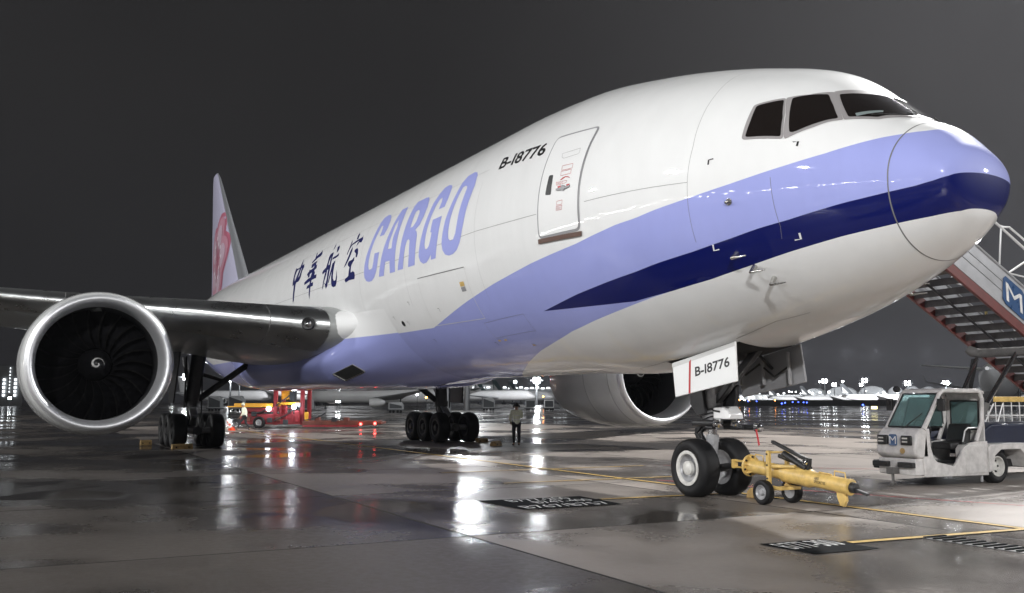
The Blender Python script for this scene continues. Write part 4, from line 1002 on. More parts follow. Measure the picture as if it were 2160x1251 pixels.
mb = MB(); mb.lathe(W(NS - .85, -.34, 1.31), (1, 0, 0), [(.06, -.02), (.085, .0), (.085, .10), (.05, .12), (0, .125)], 18); mb.build('taxi_light', 'chrome', ng)
for q in range(5):
    mb = MB(); r_ = .19 + .02 * (q % 2); pts = [W(NS + r_ * math.cos(a), r_ * math.sin(a) * (1.0 + .1 * q), 1.34 + .07 * q + .03 * math.sin(3 * a)) for a in np.linspace(.3 * q, 2.6 + .3 * q, 9)]
    mb.tube(pts, .014, 6); mb.build('hydraulic_hose', 'gear_black', ng)
mb = MB(); mb.tube([W(NS, 0, .52), W(NS - .55, 0, .60)], [.08, .05], 12); mb.bar(W(NS - .35, -.1, .6), W(NS - .35, .1, .6), .05, .05); mb.build('tow_fitting', 'gear_dark', ng)
mb = MB(); mb.prism([W(4.93, -.22, 1.28), W(4.89, -.22, 1.28), W(4.82, -.22, 1.0), W(4.86, -.22, .98)], W(0, .008, 0)); mb.build('warning_streamer', 'red_paint', ng)
for q in (.40, -.40): add_wheel(ng, NS + .05, q, .55, .41, 'wheel_white', 1 if q > 0 else -1, 56)
# nose gear doors
DN = [(6.06, 2.52), (4.27, 2.84), (4.20, 2.14), (5.93, 1.87)]
for sg, lab in ((1, 'white nose gear door lettered B-18776'), (-1, None)):
    mb = MB(); mb.prism([W(s, sg * (.74 + .06 * (2.85 - z)), z) for s, z in DN], W(0, sg * .045, 0)); dr = mb.build('nose_gear_door', 'white_paint' if sg > 0 else 'door_frame', plane, bevel=.012)
    if lab: dr['label'] = lab
    yo = lambda z, e=.004: sg * (.74 + .06 * (2.85 - z) + .045 + e)
    if sg > 0:
        o_ = W(5.34, yo(2.25), 2.245); flat_text('registration', 'B-I8776', o_, W(4.385, yo(2.40), 2.405) - o_, W(5.36, yo(2.43), 2.425) - o_, 'black_paint', dr, True)
        mb = MB(); mb.quad(W(5.54, yo(2.61), 2.605), W(5.485, yo(2.61), 2.615), W(5.47, yo(1.95), 1.945), W(5.525, yo(1.95), 1.938)); mb.build('red_stripe', 'red_paint', dr)
        mb = MB(); mb.quad(W(6.055, yo(2.5), 2.515), W(4.275, yo(2.83), 2.833), W(4.268, yo(2.76), 2.76), W(6.045, yo(2.44), 2.43)); mb.build('hinge_strip', 'seam_light', dr)
    else:
        for s0 in (4.5, 5.2, 5.85):
            mb = MB(); mb.bar(W(s0, sg * .70, 2.0 + .1), W(s0, sg * .66, 2.7), .05, .06); mb.build('door_rib', 'gear_grey', dr, bevel=.01)
        mb = MB(); mb.tube([W(4.5, -.70, 2.45), W(4.9, -.69, 2.25), W(5.3, -.69, 2.5), W(5.7, -.69, 2.3)], .02, 8); mb.build('door_cable', 'gear_black', dr)
    mb = MB(); mb.bar(W(5.0, sg * .74, 2.4), W(5.2, sg * .3, 2.9), .05, .05); mb.build('door_link', 'gear_dark', plane)
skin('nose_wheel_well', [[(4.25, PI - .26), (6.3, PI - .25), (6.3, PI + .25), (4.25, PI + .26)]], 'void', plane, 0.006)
mb = MB(); mb.prism([W(6.06, .70, 2.53), W(7.3, .66, 2.43), W(7.35, -.66, 2.43), W(6.06, -.70, 2.53)], (0, 0, .02)); 
skin_line('well_seam', [(6.1, 2.88), (7.3, 2.92), (7.45, 3.0), (7.45, 3.3)], .012, 'seam_grey', fus)
skin_line('well_seam', [(4.2, 2.84), (3.2, 2.80), (2.6, 2.85)], .012, 'seam_grey', fus)
# --- main gear
MS, MY = 31.77, 5.49
for sg in (1, -1):
    y0 = sg * MY
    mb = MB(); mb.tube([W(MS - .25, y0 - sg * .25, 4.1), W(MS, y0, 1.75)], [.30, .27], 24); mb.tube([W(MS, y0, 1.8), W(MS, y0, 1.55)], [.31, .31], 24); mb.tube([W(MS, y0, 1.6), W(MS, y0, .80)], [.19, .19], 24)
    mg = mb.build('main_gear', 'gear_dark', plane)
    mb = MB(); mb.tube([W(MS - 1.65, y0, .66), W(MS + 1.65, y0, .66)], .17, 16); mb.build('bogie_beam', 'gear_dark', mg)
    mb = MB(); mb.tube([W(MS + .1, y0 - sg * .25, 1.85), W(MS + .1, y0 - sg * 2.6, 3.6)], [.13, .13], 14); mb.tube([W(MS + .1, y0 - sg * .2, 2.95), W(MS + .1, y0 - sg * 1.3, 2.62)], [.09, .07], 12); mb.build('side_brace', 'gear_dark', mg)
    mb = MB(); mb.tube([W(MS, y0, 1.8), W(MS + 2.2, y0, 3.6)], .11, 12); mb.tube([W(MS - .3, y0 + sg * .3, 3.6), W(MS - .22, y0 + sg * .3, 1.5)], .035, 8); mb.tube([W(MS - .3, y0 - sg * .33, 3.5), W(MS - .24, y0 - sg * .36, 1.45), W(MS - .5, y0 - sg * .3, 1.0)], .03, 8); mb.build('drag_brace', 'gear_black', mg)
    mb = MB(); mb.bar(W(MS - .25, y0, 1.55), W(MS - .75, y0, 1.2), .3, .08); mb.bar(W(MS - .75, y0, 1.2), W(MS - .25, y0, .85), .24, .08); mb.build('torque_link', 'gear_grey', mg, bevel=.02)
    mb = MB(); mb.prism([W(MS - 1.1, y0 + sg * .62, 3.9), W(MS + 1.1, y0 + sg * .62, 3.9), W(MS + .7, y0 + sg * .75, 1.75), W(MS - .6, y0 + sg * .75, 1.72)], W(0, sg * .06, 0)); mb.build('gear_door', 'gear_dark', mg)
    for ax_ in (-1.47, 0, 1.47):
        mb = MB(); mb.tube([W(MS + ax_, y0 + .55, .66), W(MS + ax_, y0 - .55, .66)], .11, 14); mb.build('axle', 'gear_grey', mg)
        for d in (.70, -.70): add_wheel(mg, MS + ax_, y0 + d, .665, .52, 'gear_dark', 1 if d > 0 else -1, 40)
# ------------------------------------------------------------------ tow bar
tb = thing('tow_bar', 'yellow tow bar on two small wheels hooked to the nose gear', 'tow bar', W(4.3, -.1, 0))
A_ = W(4.92, -.05, .63); B_ = W(2.58, -.14, .405)
def tp(t, dz=0, dy=0): 
    p = A_.lerp(B_, t); return p + Vector((0, -dy, dz))
dirv = (B_ - A_).normalized()
mb = MB(); mb.tube([tp(0), tp(.42)], .125, 28); mb.build('front_tube', 'tow_yellow', tb)
mb = MB(); mb.tube([tp(.36), tp(.37), tp(.62)], [.10, .155, .155], 28); mb.tube([tp(.62), tp(.66), tp(.97)], [.155, .125, .125], 28); mb.build('main_tube', 'tow_yellow', tb)
mb = MB(); mb.lathe(tp(-.005), dirv, [(0, 0), (.19, 0), (.20, .01), (.20, .035), (.19, .045), (.12, .045)], 36); fl = mb.build('flange', 'tow_yellow', tb)
_, u_, v_ = basis(dirv)
for k in range(6):
    a = 2 * PI * k / 6 + .4
    mb = MB(); mb.lathe(tp(-.002) + (u_ * math.cos(a) + v_ * math.sin(a)) * .16 - dirv * .012, dirv, [(0, 0), (.02, 0), (.02, .07), (0, .07)], 10); mb.build('bolt', 'gear_black', fl)
    mb = MB(); d_ = (u_ * math.cos(a + .5) + v_ * math.sin(a + .5)); mb.prism([tp(0) + d_ * .12 + dirv * .04, tp(0) + d_ * .19 + dirv * .04, tp(0) + d_ * .125 + dirv * .17], d_.cross(dirv) * .012); mb.build('gusset', 'tow_yellow', fl)
mb = MB(); mb.bar(W(5.32, -.02, .70), tp(.0, .06), .05, .035); mb.bar(W(5.32, -.02, .58), tp(.0, -.05), .05, .03); mb.bar(W(5.30, -.02, .56), W(5.30, -.02, .72), .12, .05); mb.build('hook_head', 'tow_yellow', tb, bevel=.006)
def grip(t0, t1, h, parent, name='grip_handle'):
    mb = MB(); mb.tube([tp(t0, .12), tp(t0 + .005, .12 + h), tp(t1 - .005, .12 + h), tp(t1, .12)], .012, 8); mb.build(name, 'tow_yellow', parent)
grip(.06, .15, .10, tb); grip(.84, .94, .09, tb); grip(.70, .82, .02, tb)
# upright frame, axle and wheels
fr = []
for dy in (.215, -.215):
    p = tp(.30); mb = MB(); mb.bar(Vector((p.x, p.y - dy, .30)), Vector((p.x, p.y - dy, .93)), .065, .07, (1, 0, 0)); pst = mb.build('upright', 'tow_yellow', tb, bevel=.008)
    for zz in (.45, .68, .87):
        mb = MB(); mb.lathe(Vector((p.x, p.y - dy - (.035 if dy > 0 else -.035), zz)), (0, -1 if dy > 0 else 1, 0), [(0, .012), (.016, .012), (.016, -.01)], 8); mb.build('pin', 'gear_black', pst)
p = tp(.30)
mb = MB(); mb.bar(Vector((p.x, p.y - .28, .27)), Vector((p.x, p.y + .28, .27)), .09, .06); mb.bar(Vector((p.x - .05, p.y - .2, .31)), Vector((p.x + .30, p.y - .2, .29)), .05, .05); mb.bar(Vector((p.x - .05, p.y + .2, .31)), Vector((p.x + .30, p.y + .2, .29)), .05, .05); mb.bar(Vector((p.x + .28, p.y - .24, .29)), Vector((p.x + .28, p.y + .24, .29)), .06, .05); mb.build('axle_frame', 'tow_yellow', tb, bevel=.008)
mb = MB(); mb.tube([Vector((p.x, p.y - .2, .90)), Vector((p.x, p.y + .2, .90))], .022, 10); mb.build('cross_pin', 'tow_yellow', tb)
mb = MB(); mb.tube([tp(.315, .1, .17), tp(.52, .16, .10)], .035, 10); mb.build('release_pipe', 'tow_yellow', tb)
for dy in (.33, -.33):
    c = Vector((p.x - .02, p.y - dy, .213)); ax = Vector((0, -1 if dy > 0 else 1, 0))
    mb = MB(); mb.lathe(c, ax, tyre_prof(.215, .15), 32); mb.build('tyre', 'tyre_rubber', tb, ang=50)
    mb = MB(); mb.lathe(c, ax, [(.13, .065), (.125, .07), (.115, .05), (.07, .02), (.05, .03), (.045, .075), (0, .08)], 20); mb.lathe(c, ax, [(.13, -.06), (0, -.04)], 16); mb.build('wheel_hub', 'gear_grey', tb)
# hand pump with its lever
q0 = tp(.30, .27); q1 = tp(.60, .14)
mb = MB(); mb.tube([q1 + Vector((0, -.02, .02)), q0.lerp(q1, .25) + Vector((0, -.03, .10))], [.065, .055], 14); mb.tube([q1 + Vector((0, .06, .02)), q0 + Vector((-.02, .05, .0))], [.035, .035], 10); pm = mb.build('hand_pump', 'gear_black', tb)
mb = MB(); mb.bar(q1 + Vector((.03, -.02, .16)), q0 + Vector((-.10, -.03, .25)), .065, .06); mb.bar(q1 + Vector((0, -.02, -.06)), q1 + Vector((.04, -.02, .20)), .08, .09); mb.build('pump_lever', 'gear_black', tb, bevel=.012)
mb = MB(); mb.lathe(q1 + Vector((.03, -.07, .13)), (0, -1, 0), [(.04, 0), (.05, .02), (.045, .05), (0, .055)], 14); mb.build('pump_cap', 'chrome', tb)
# towing eye and skid
mb = MB(); mb.lathe(tp(.965), dirv, [(.125, 0), (.135, .01), (.135, .05), (.12, .06), (0, .06)], 24); mb.build('end_plate', 'tow_yellow', tb)
mb = MB(); mb.tube([tp(.98), tp(1.03)], [.09, .085], 16); mb.bar(tp(1.0, -.02), tp(1.13, -.06), .07, .045); mb.build('towing_eye', 'gear_dark', tb, bevel=.01)
mb = MB(); e_ = tp(.90); mb.prism([e_ + Vector((-.09, -.03, -.1)), e_ + Vector((.10, -.03, -.1)), e_ + Vector((.12, -.03, -.24)), e_ + Vector((.06, -.03, -.345)), e_ + Vector((-.02, -.03, -.33)), e_ + Vector((-.08, -.03, -.2))], (0, .06, 0)); mb.build('skid', 'tow_yellow', tb, bevel=.01)
# maker's lettering along the tube
def tube_text(txt, t0, t1, a0, a1, name='lettering'):
    vs2, fs2, _ = text_polys(txt, True); mb = MB()
    for x, y in vs2:
        a = a0 + (a1 - a0) * y; c = tp(t0 + (t1 - t0) * x)
        mb.v.append(c + Vector((0, -math.cos(a), math.sin(a))) * .1275)
    mb.f = list(fs2); me_ = bpy.data.meshes.new(name); me_.from_pydata([tuple(v) for v in mb.v], [], mb.f); link(name, me_, 'black_paint', tb)
tube_text('AERO', .702, .745, R(10), R(32)); tube_text('SPECIALTIES', .702, .805, R(-16), R(6))

# ------------------------------------------------------------------ wheel chocks
def chock(label, c, l, rot=0.0, m='chock_wood'):
    t = thing('wheel_chock', label, 'wheel chock', c, 'wheel chocks', rot=rot, local=True)
    mb = MB(); mb.prism([Vector((-.16, -l / 2, .0)), Vector((.16, -l / 2, .0)), Vector((.13, -l / 2, .13)), Vector((.06, -l / 2, .19)), Vector((-.06, -l / 2, .19)), Vector((-.13, -l / 2, .13))], (0, l, 0)); o = mb.build('block', m, t, bevel=.012)
    for q in (-.3, .3):
        mb = MB(); mb.lathe(Vector((.155, q * l, .07)), (1, 0, 0), [(.0, .004), (.03, .004), (.03, -.02)], 10); mb.build('hole', 'void', t)
chock('yellow wooden chock behind the tow bar wheel, ahead of the nose wheels', W(5.20, -.52, 0), .40, R(8))
chock('long tan chock in front of the right-side main wheels', W(29.45, 6.15, 0), .75)
chock('small tan chock at the outer edge of the right-side main wheels', W(34.0, 6.9, 0), .45)
chock('tan chock in front of the left-side main wheels', W(29.5, -6.45, 0), .50)
chock('dark tan chock lying on the ground beside the headset person', W(26.3, -5.55, 0), .5, R(35))

# ------------------------------------------------------------------ people
def bone_mesh(name, chains, m, parent, sub=2):
    """one continuous skin grown round joint chains: list of [(point, radius) ...] sharing points by index name"""
    verts = []; radii = []; edges = []; idx = {}
    for ch in chains:
        prev = None
        for key, p, r in ch:
            if key not in idx:
                idx[key] = len(verts); verts.append(p); radii.append(r)
            i = idx[key]
            if prev is not None: edges.append((prev, i))
            prev = i
    me_ = bpy.data.meshes.new(name); me_.from_pydata(verts, edges, [])
    o = link(name, me_, m, parent)
    sk = o.modifiers.new('skin', 'SKIN'); sk.use_smooth_shade = True
    sv = me_.skin_vertices[0].data if me_.skin_vertices else None
    if sv is None:
        bm_ = bmesh.new(); bm_.from_mesh(me_); bm_.verts.layers.skin.verify(); bm_.to_mesh(me_); bm_.free(); sv = me_.skin_vertices[0].data
    for i, r in enumerate(radii):
        sv[i].radius = (r, r) if not isinstance(r, tuple) else r
        sv[i].use_root = (i == 0)
    ss = o.modifiers.new('smooth', 'SUBSURF'); ss.levels = sub; ss.render_levels = sub
    return o
def person(label, loc, rot, J, dress, h=1.0):
    t = thing('person', label, 'person', loc, 'ground crew', rot=rot, local=True)
    g = lambda k: tuple(Vector(J[k]) * h)
    body = [[('pel', g('pel'), .12), ('wst', g('wst'), .115), ('cst', g('cst'), .13), ('nkb', g('nkb'), .07), ('nck', g('nck'), .055), ('hd1', g('hd1'), .075), ('hd2', g('hd2'), .095), ('hd3', g('hd3'), .075)]]
    for sd in 'LR':
        body.append([('cst', g('cst'), .13), ('sh' + sd, g('sh' + sd), .065), ('el' + sd, g('el' + sd), .045), ('wr' + sd, g('wr' + sd), .03), ('pa' + sd, g('pa' + sd), (.042, .02))])
        pa, wr = Vector(g('pa' + sd)), Vector(g('wr' + sd)); d = (pa - wr).normalized(); sdv = d.cross(Vector((0, 1, 0)))
        sdv = sdv.normalized() if sdv.length > .1 else Vector((1, 0, 0))
        for k, (off, ln) in enumerate(((-.03, .07), (-.01, .085), (.01, .08), (.03, .06))):
            b0 = pa + sdv * off + d * .03; mid = b0 + d * ln * .5 + Vector((0, .006, 0)); tip = b0 + d * ln + Vector((0, .025, 0))
            body.append([('pa' + sd, tuple(pa), (.042, .02)), ('f%s%d' % (sd, k), tuple(b0), .0095), ('m%s%d' % (sd, k), tuple(mid), .0088), ('t%s%d' % (sd, k), tuple(tip), .008)])
        th0 = wr.lerp(pa, .6) + sdv * -.035
        body.append([('pa' + sd, tuple(pa), (.042, .02)), ('h%s' % sd, tuple(th0), .011), ('g%s' % sd, tuple(th0 + d * .05 + sdv * -.02), .009)])
        body.append([('pel', g('pel'), .12), ('hp' + sd, g('hp' + sd), .085), ('kn' + sd, g('kn' + sd), .055), ('an' + sd, g('an' + sd), .04), ('to' + sd, g('to' + sd), .035)])
    bone_mesh('body', body, 'skin', t)
    jk = [[('pel', g('pel') , .158), ('wst', g('wst'), .15), ('cst', g('cst'), .165), ('nkb', tuple(Vector(g('nkb')) - Vector((0, 0, .01))), .095)]]
    for sd in 'LR': jk.append([('cst', g('cst'), .165), ('sh' + sd, g('sh' + sd), .088), ('el' + sd, g('el' + sd), .066), ('wr' + sd, tuple(Vector(g('wr' + sd)).lerp(Vector(g('el' + sd)), .12)), .048)])
    jk[0].insert(0, ('hem', tuple(Vector(g('pel')) - Vector((0, 0, .1))), .165))
    bone_mesh('jacket', jk, dress['jacket'], t)
    tr = [[('pel', g('pel'), .138)]]
    for sd in 'LR': tr.append([('pel', g('pel'), .138), ('hp' + sd, g('hp' + sd), .102), ('kn' + sd, g('kn' + sd), .075), ('an' + sd, tuple(Vector(g('an' + sd)) + Vector((0, 0, .03))), .062)])
    bone_mesh('trousers', tr[1:], dress['trousers'], t)
    for sd in 'LR':
        bone_mesh('shoe', [[('a', tuple(Vector(g('an' + sd)) + Vector((0, 0, -.02))), .05), ('b', tuple(Vector(g('to' + sd))), (.05, .035))]], 'black_plastic', t, 1)
    hd = Vector(g('hd2'))
    mb = MB(); prof = [(0.0, .135), (.05, .13), (.09, .10), (.108, .05), (.108, 0), (.10, -.03)]
    mb.lathe(hd + Vector((0, -.012, .01)), (0, 0, 1), prof, 20); hr = mb.build('hair' if dress['head'] == 'hair' else 'hood', dress['head'], t)
    # face: eyes, nose, mouth, ears on the +Y side
    for q in (-.032, .032):
        mb = MB(); mb.lathe(hd + Vector((q, .088, .0)), (0, 1, 0), [(0, .008), (.010, .004), (.012, -.01)], 8); mb.build('eye', 'hair', t)
        mb = MB(); mb.lathe(hd + Vector((q * 3.1, .0, -.01)), (1 if q > 0 else -1, 0, 0), [(.03, -.01), (.028, .008), (0, .012)], 10); mb.build('ear', 'skin', t)
    mb = MB(); mb.prism([hd + Vector((-.014, .088, -.035)), hd + Vector((.014, .088, -.035)), hd + Vector((0, .088, .01))], (0, .022, -.004)); mb.build('nose', 'skin', t)
    mb = MB(); mb.box(hd + Vector((0, .085, -.062)), (.045, .012, .009)); mb.build('mouth', 'red_paint', t, bevel=.003)
    return t, g
ST_ = dict(pel=(0, 0, .93), wst=(0, .0, 1.08), cst=(0, .0, 1.28), nkb=(0, -.01, 1.42), nck=(0, 0, 1.48), hd1=(0, .01, 1.53), hd2=(0, .015, 1.60), hd3=(0, .0, 1.68),
           shL=(-.19, 0, 1.38), elL=(-.25, .02, 1.10), wrL=(-.20, .16, .93), paL=(-.17, .22, .90), shR=(.19, 0, 1.38), elR=(.26, .06, 1.13), wrR=(.14, .20, 1.22), paR=(.10, .24, 1.27),
           hpL=(-.10, 0, .86), knL=(-.11, .02, .47), anL=(-.11, -.01, .07), toL=(-.13, .13, .035), hpR=(.10, 0, .86), knR=(.11, .02, .47), anR=(.11, -.01, .07), toR=(.13, .13, .035))
pt, g1 = person('person in pale hi-vis jacket and headset standing by the left-side main wheels', W(26.1, -6.38, 0), R(75), ST_, dict(jacket='vest', trousers='trousers', head='hair'), 1.0)
mb = MB()
mb.tube([Vector((.105 * math.cos(a), .0, 1.60 + .135 * math.sin(a))) for a in np.linspace(0, PI, 12)], .012, 6)
mb.build('headset_band', 'black_plastic', pt)
for q in (-.112, .112):
    mb = MB(); mb.lathe(Vector((q, 0, 1.59)), (1 if q > 0 else -1, 0, 0), [(.045, -.02), (.05, .0), (.045, .03), (0, .035)], 14); mb.build('headset_cup', 'black_plastic', pt)
for zz in (1.06, 1.22):
    mb = MB(); mb.lathe(Vector((0, 0, zz)), (0, 0, 1), [(.172, -.02), (.173, .0), (.172, .02)], 20); mb.build('reflective_band', 'reflective', pt)
WK = dict(pel=(0, 0, .91), wst=(0, .02, 1.05), cst=(0, .06, 1.25), nkb=(0, .08, 1.39), nck=(0, .10, 1.45), hd1=(0, .12, 1.50), hd2=(0, .13, 1.57), hd3=(0, .12, 1.65),
          shL=(-.19, .06, 1.35), elL=(-.24, .04, 1.07), wrL=(-.24, .18, .86), paL=(-.24, .24, .80), shR=(.19, .06, 1.35), elR=(.24, -.05, 1.08), wrR=(.24, .05, .86), paR=(.24, .08, .79),
          hpL=(-.10, .0, .84), knL=(-.10, .26, .50), anL=(-.10, .38, .08), toL=(-.10, .52, .05), hpR=(.10, .0, .84), knR=(.11, -.04, .46), anR=(.11, -.32, .12), toR=(.12, -.22, .045))
pw, g2 = person('person in pale hooded hi-vis jacket walking with an orange cone', W(51.9, -.95, 0), R(150), WK, dict(jacket='vest', trousers='trousers', head='vest'), 1.0)
for zz in (1.02, 1.2):
    mb = MB(); mb.lathe(Vector((0, .04, zz)), (0, 0, 1), [(.172, -.02), (.174, .0), (.172, .02)], 20); mb.build('reflective_band', 'reflective', pw)
cn = thing('traffic_cone', 'orange and white traffic cone carried tilted by the walking person', 'traffic cone', W(52.2, -.25, .02), local=True)
cn.rotation_euler = (R(28), R(30), 0)
mb = MB(); mb.box(Vector((0, 0, .02)), (.42, .42, .04)); mb.build('base', 'cone_orange', cn, bevel=.02)
for z0, z1, m_ in ((.04, .28, 'cone_orange'), (.28, .42, 'reflective'), (.42, .54, 'cone_orange'), (.54, .64, 'reflective'), (.64, .80, 'cone_orange')):
    rr_ = lambda z: .155 - .145 * z / .8 + .02
    mb = MB(); mb.lathe((0, 0, 0), (0, 0, 1), [(rr_(z0), z0), (rr_(z1), z1)] + ([(0, z1)] if z1 > .79 else []), 24); mb.build('cone_band', m_, cn)
# ------------------------------------------------------------------ stair truck
tk = thing('stair_truck', 'white half-cab truck carrying a tall boarding staircase at the nose', 'stair truck', W(6.2, -7.4, 0))
N_, F_ = 5.12, 6.14
def sideprism(name, pts, s0, s1, m, bevel=.02):
    mb = MB(); mb.prism([W(s0, y, z) for y, z in pts], W(s1, 0, 0) - W(s0, 0, 0)); return mb.build(name, m, tk, bevel=bevel)
cabn = sideprism('cab_nose', [(-4.80, .60), (-4.68, .66), (-4.66, .80), (-4.74, 1.10), (-4.88, 1.23), (-5.06, 1.23), (-5.10, .60)], N_, F_, 'truck_white', .05)
sideprism('front_skirt', [(-4.70, .26), (-4.70, .60), (-5.30, .60), (-5.30, .26)], N_ + .03, F_ - .03, 'truck_white', .02)
for s0 in (N_, F_ - .06):
    sideprism('side_panel', [(-4.95, .22), (-4.92, .62), (-5.02, 1.22), (-5.12, 1.22), (-5.16, .80), (-5.22, .62), (-5.32, .53), (-5.85, .42), (-6.02, .60), (-6.16, .80), (-6.36, .90), (-6.62, .93), (-6.95, .93), (-6.95, .20)], s0, s0 + .06, 'truck_white', .012)
sideprism('cab_floor', [(-5.0, .42), (-5.0, .46), (-6.1, .46), (-6.1, .42)], N_ + .05, F_ - .05, 'stair_under', 0)
sideprism('dashboard', [(-5.05, .46), (-5.05, 1.20), (-5.22, 1.16), (-5.26, .9), (-5.18, .46)], N_ + .06, F_ - .06, 'black_plastic', .02)
sideprism('cab_roof', [(-5.50, 1.97), (-5.56, 2.04), (-5.8, 2.07), (-6.75, 2.07), (-6.92, 2.02), (-6.95, 1.95), (-6.85, 1.97), (-5.6, 1.98)], N_, F_, 'truck_white', .025)
for s0 in (N_ + .035, F_ - .035):
    mb = MB(); mb.tube([W(s0, -4.98, 1.20), W(s0, -5.26, 1.58), W(s0, -5.52, 1.96), W(s0, -5.66, 2.03)], [.055, .045, .045, .045], 10); mb.build('windscreen_pillar', 'truck_white', tk)
    mb = MB(); mb.tube([W(s0, -6.62, .93), W(s0, -6.84, 1.35), W(s0, -6.88, 1.85), W(s0, -6.78, 2.0), W(s0, -6.60, 2.03)], .045, 10); mb.build('rear_pillar', 'truck_white', tk)
def quadglass(name, a, b, c, d, m, th=.012):
    mb = MB(); n = ((Vector(b) - Vector(a)).cross(Vector(d) - Vector(a))).normalized(); mb.prism([a, b, c, d], n * th); return mb.build(name, m, tk)
fr = [W(N_ + .07, -4.99, 1.25), W(F_ - .07, -4.99, 1.25), W(F_ - .07, -5.50, 1.95), W(N_ + .07, -5.50, 1.95)]
gl = quadglass('windscreen', *fr, 'truck_glass')
mb = MB(); mb.tube(fr + [fr[0]], .022, 8); mb.build('windscreen_seal', 'black_plastic', tk)
mb = MB(); mb.bar(W(5.62, -4.96, 1.24), W(5.32, -5.18, 1.55), .012, .02); mb.bar(W(5.80, -4.84, 1.12), W(5.60, -4.96, 1.25), .05, .03); mb.build('windscreen_wiper', 'black_plastic', tk)
# rear wall with window
RW = -6.93
for z0, z1, s0, s1 in ((.93, 1.18, N_ + .05, F_ - .05), (1.80, 1.98, N_ + .05, F_ - .05), (1.18, 1.80, N_ + .05, N_ + .16), (1.18, 1.80, F_ - .16, F_ - .05)):
    mb = MB(); mb.box(W((s0 + s1) / 2, RW, (z0 + z1) / 2), (s1 - s0, .03, z1 - z0)); mb.build('rear_wall', 'truck_white', tk)
rq = [W(N_ + .16, RW + .02, 1.18), W(F_ - .16, RW + .02, 1.18), W(F_ - .16, RW + .02, 1.80), W(N_ + .16, RW + .02, 1.80)]
quadglass('rear_window', *rq, 'truck_glass', .008)
mb = MB(); mb.tube(rq + [rq[0]], .022, 8); mb.build('rear_window_seal', 'black_plastic', tk)
# far side window seen through the open door
quadglass('side_window', W(F_ - .04, -5.45, 1.22), W(F_ - .04, -6.78, 1.22), W(F_ - .04, -6.72, 1.86), W(F_ - .04, -5.72, 1.86), 'truck_glass', .008)
mb = MB(); sw_ = [W(F_ - .05, -5.45, 1.22), W(F_ - .05, -6.78, 1.22), W(F_ - .05, -6.72, 1.86), W(F_ - .05, -5.72, 1.86)]; mb.tube(sw_ + [sw_[0]], .022, 8); mb.build('side_window_seal', 'black_plastic', tk)
# interior
sideprism('seat', [(-6.1, .75), (-6.1, .90), (-6.55, .92), (-6.68, 1.30), (-6.80, 1.30), (-6.72, .75)], N_ + .25, F_ - .25, 'black_plastic', .04)
mb = MB(); mb.tube([W(5.7, -5.62 + .17 * math.cos(a) * .5, 1.22 + .17 * math.cos(a)) + Vector((.19 * math.sin(a), 0, 0)) for a in np.linspace(0, 2 * PI, 25)], .016, 8, cap=False); mb.tube([W(5.7, -5.62, 1.22), W(5.7, -5.25, .98)], .02, 8); mb.build('steering_wheel', 'black_plastic', tk)
mb = MB(); mb.tube([W(N_ + .1, -6.28, .93), W(N_ + .1, -6.36, 1.16), W(N_ + .1, -6.46, 1.22), W(N_ + .1, -6.86, 1.22)], .016, 8); mb.build('seat_rail', 'rail_white', tk)
# front: lamps, badge, bumpers, mirrors
for s0 in (5.33, 5.95):
    mb = MB(); mb.box(W(s0, -4.665, .98), (.26, .06, .20)); hl = mb.build('headlight', 'black_plastic', tk, bevel=.02)
    for z in (.95, 1.02):
        mb = MB(); mb.box(W(s0 + .02, -4.63, z), (.13, .012, .028)); mb.build('lens', 'wheel_white', hl)
mb = MB(); bq = rounded([(5.55, .86 / RAD), (5.75, .86 / RAD), (5.75, 1.10 / RAD), (5.55, 1.10 / RAD)], .04)
mb.prism([W(s, -4.64, p * RAD) for s, p in bq], W(0, .012, 0) - W(0, 0, 0)); bd = mb.build('badge', 'logo_blue', tk)
flat_text('badge_lettering', 'M', W(5.735, -4.622, .90), W(5.565, 0, 0) - W(5.735, 0, 0), (0, 0, .16), 'mark_white', bd, False)
mb = MB(); mb.lathe(W(5.42, -4.645, .76), (0, -1, 0), [(0, .012), (.06, .012), (.06, 0)], 16); mb.build('front_sticker', 'chock_wood', tk)
for s0, s1 in ((5.16, 5.54), (5.80, 6.20)):
    mb = MB(); mb.box(W((s0 + s1) / 2, -4.66, .47), (s1 - s0, .12, .11)); mb.build('bumper_pad', 'black_plastic', tk, bevel=.015)
mb = MB(); mb.box(W(5.66, -4.62, .34), (.18, .22, .12)); mb.tube([W(5.66, -4.60, .30), W(5.66, -4.60, .12)], .03, 8); mb.lathe(W(5.66, -4.60, .10), (0, 0, -1), [(0, -.03), (.05, -.02), (.06, .02), (.04, .06), (0, .07)], 12); mb.build('tow_hitch', 'stair_under', tk)
for s0, y0 in ((N_ - .06, -5.36), (F_ + .10, -5.3)):
    mb = MB(); mb.tube([W(s0, y0 + .05, 1.72), W(s0 - .05, y0 + .10, 1.80)], .012, 6); mb.box(W(s0 - (.05 if s0 < 6 else -.05), y0 - .02, 1.72), (.16, .05, .26)); mb.build('mirror', 'black_plastic', tk, bevel=.02)
mb = MB(); mb.lathe(W(F_ + .02, -5.40, 2.06), (.3, -1, .2), [(.0, -.06), (.07, -.05), (.075, .02), (.05, .05), (0, .05)], 14); mb.build('work_lamp', 'black_plastic', tk)
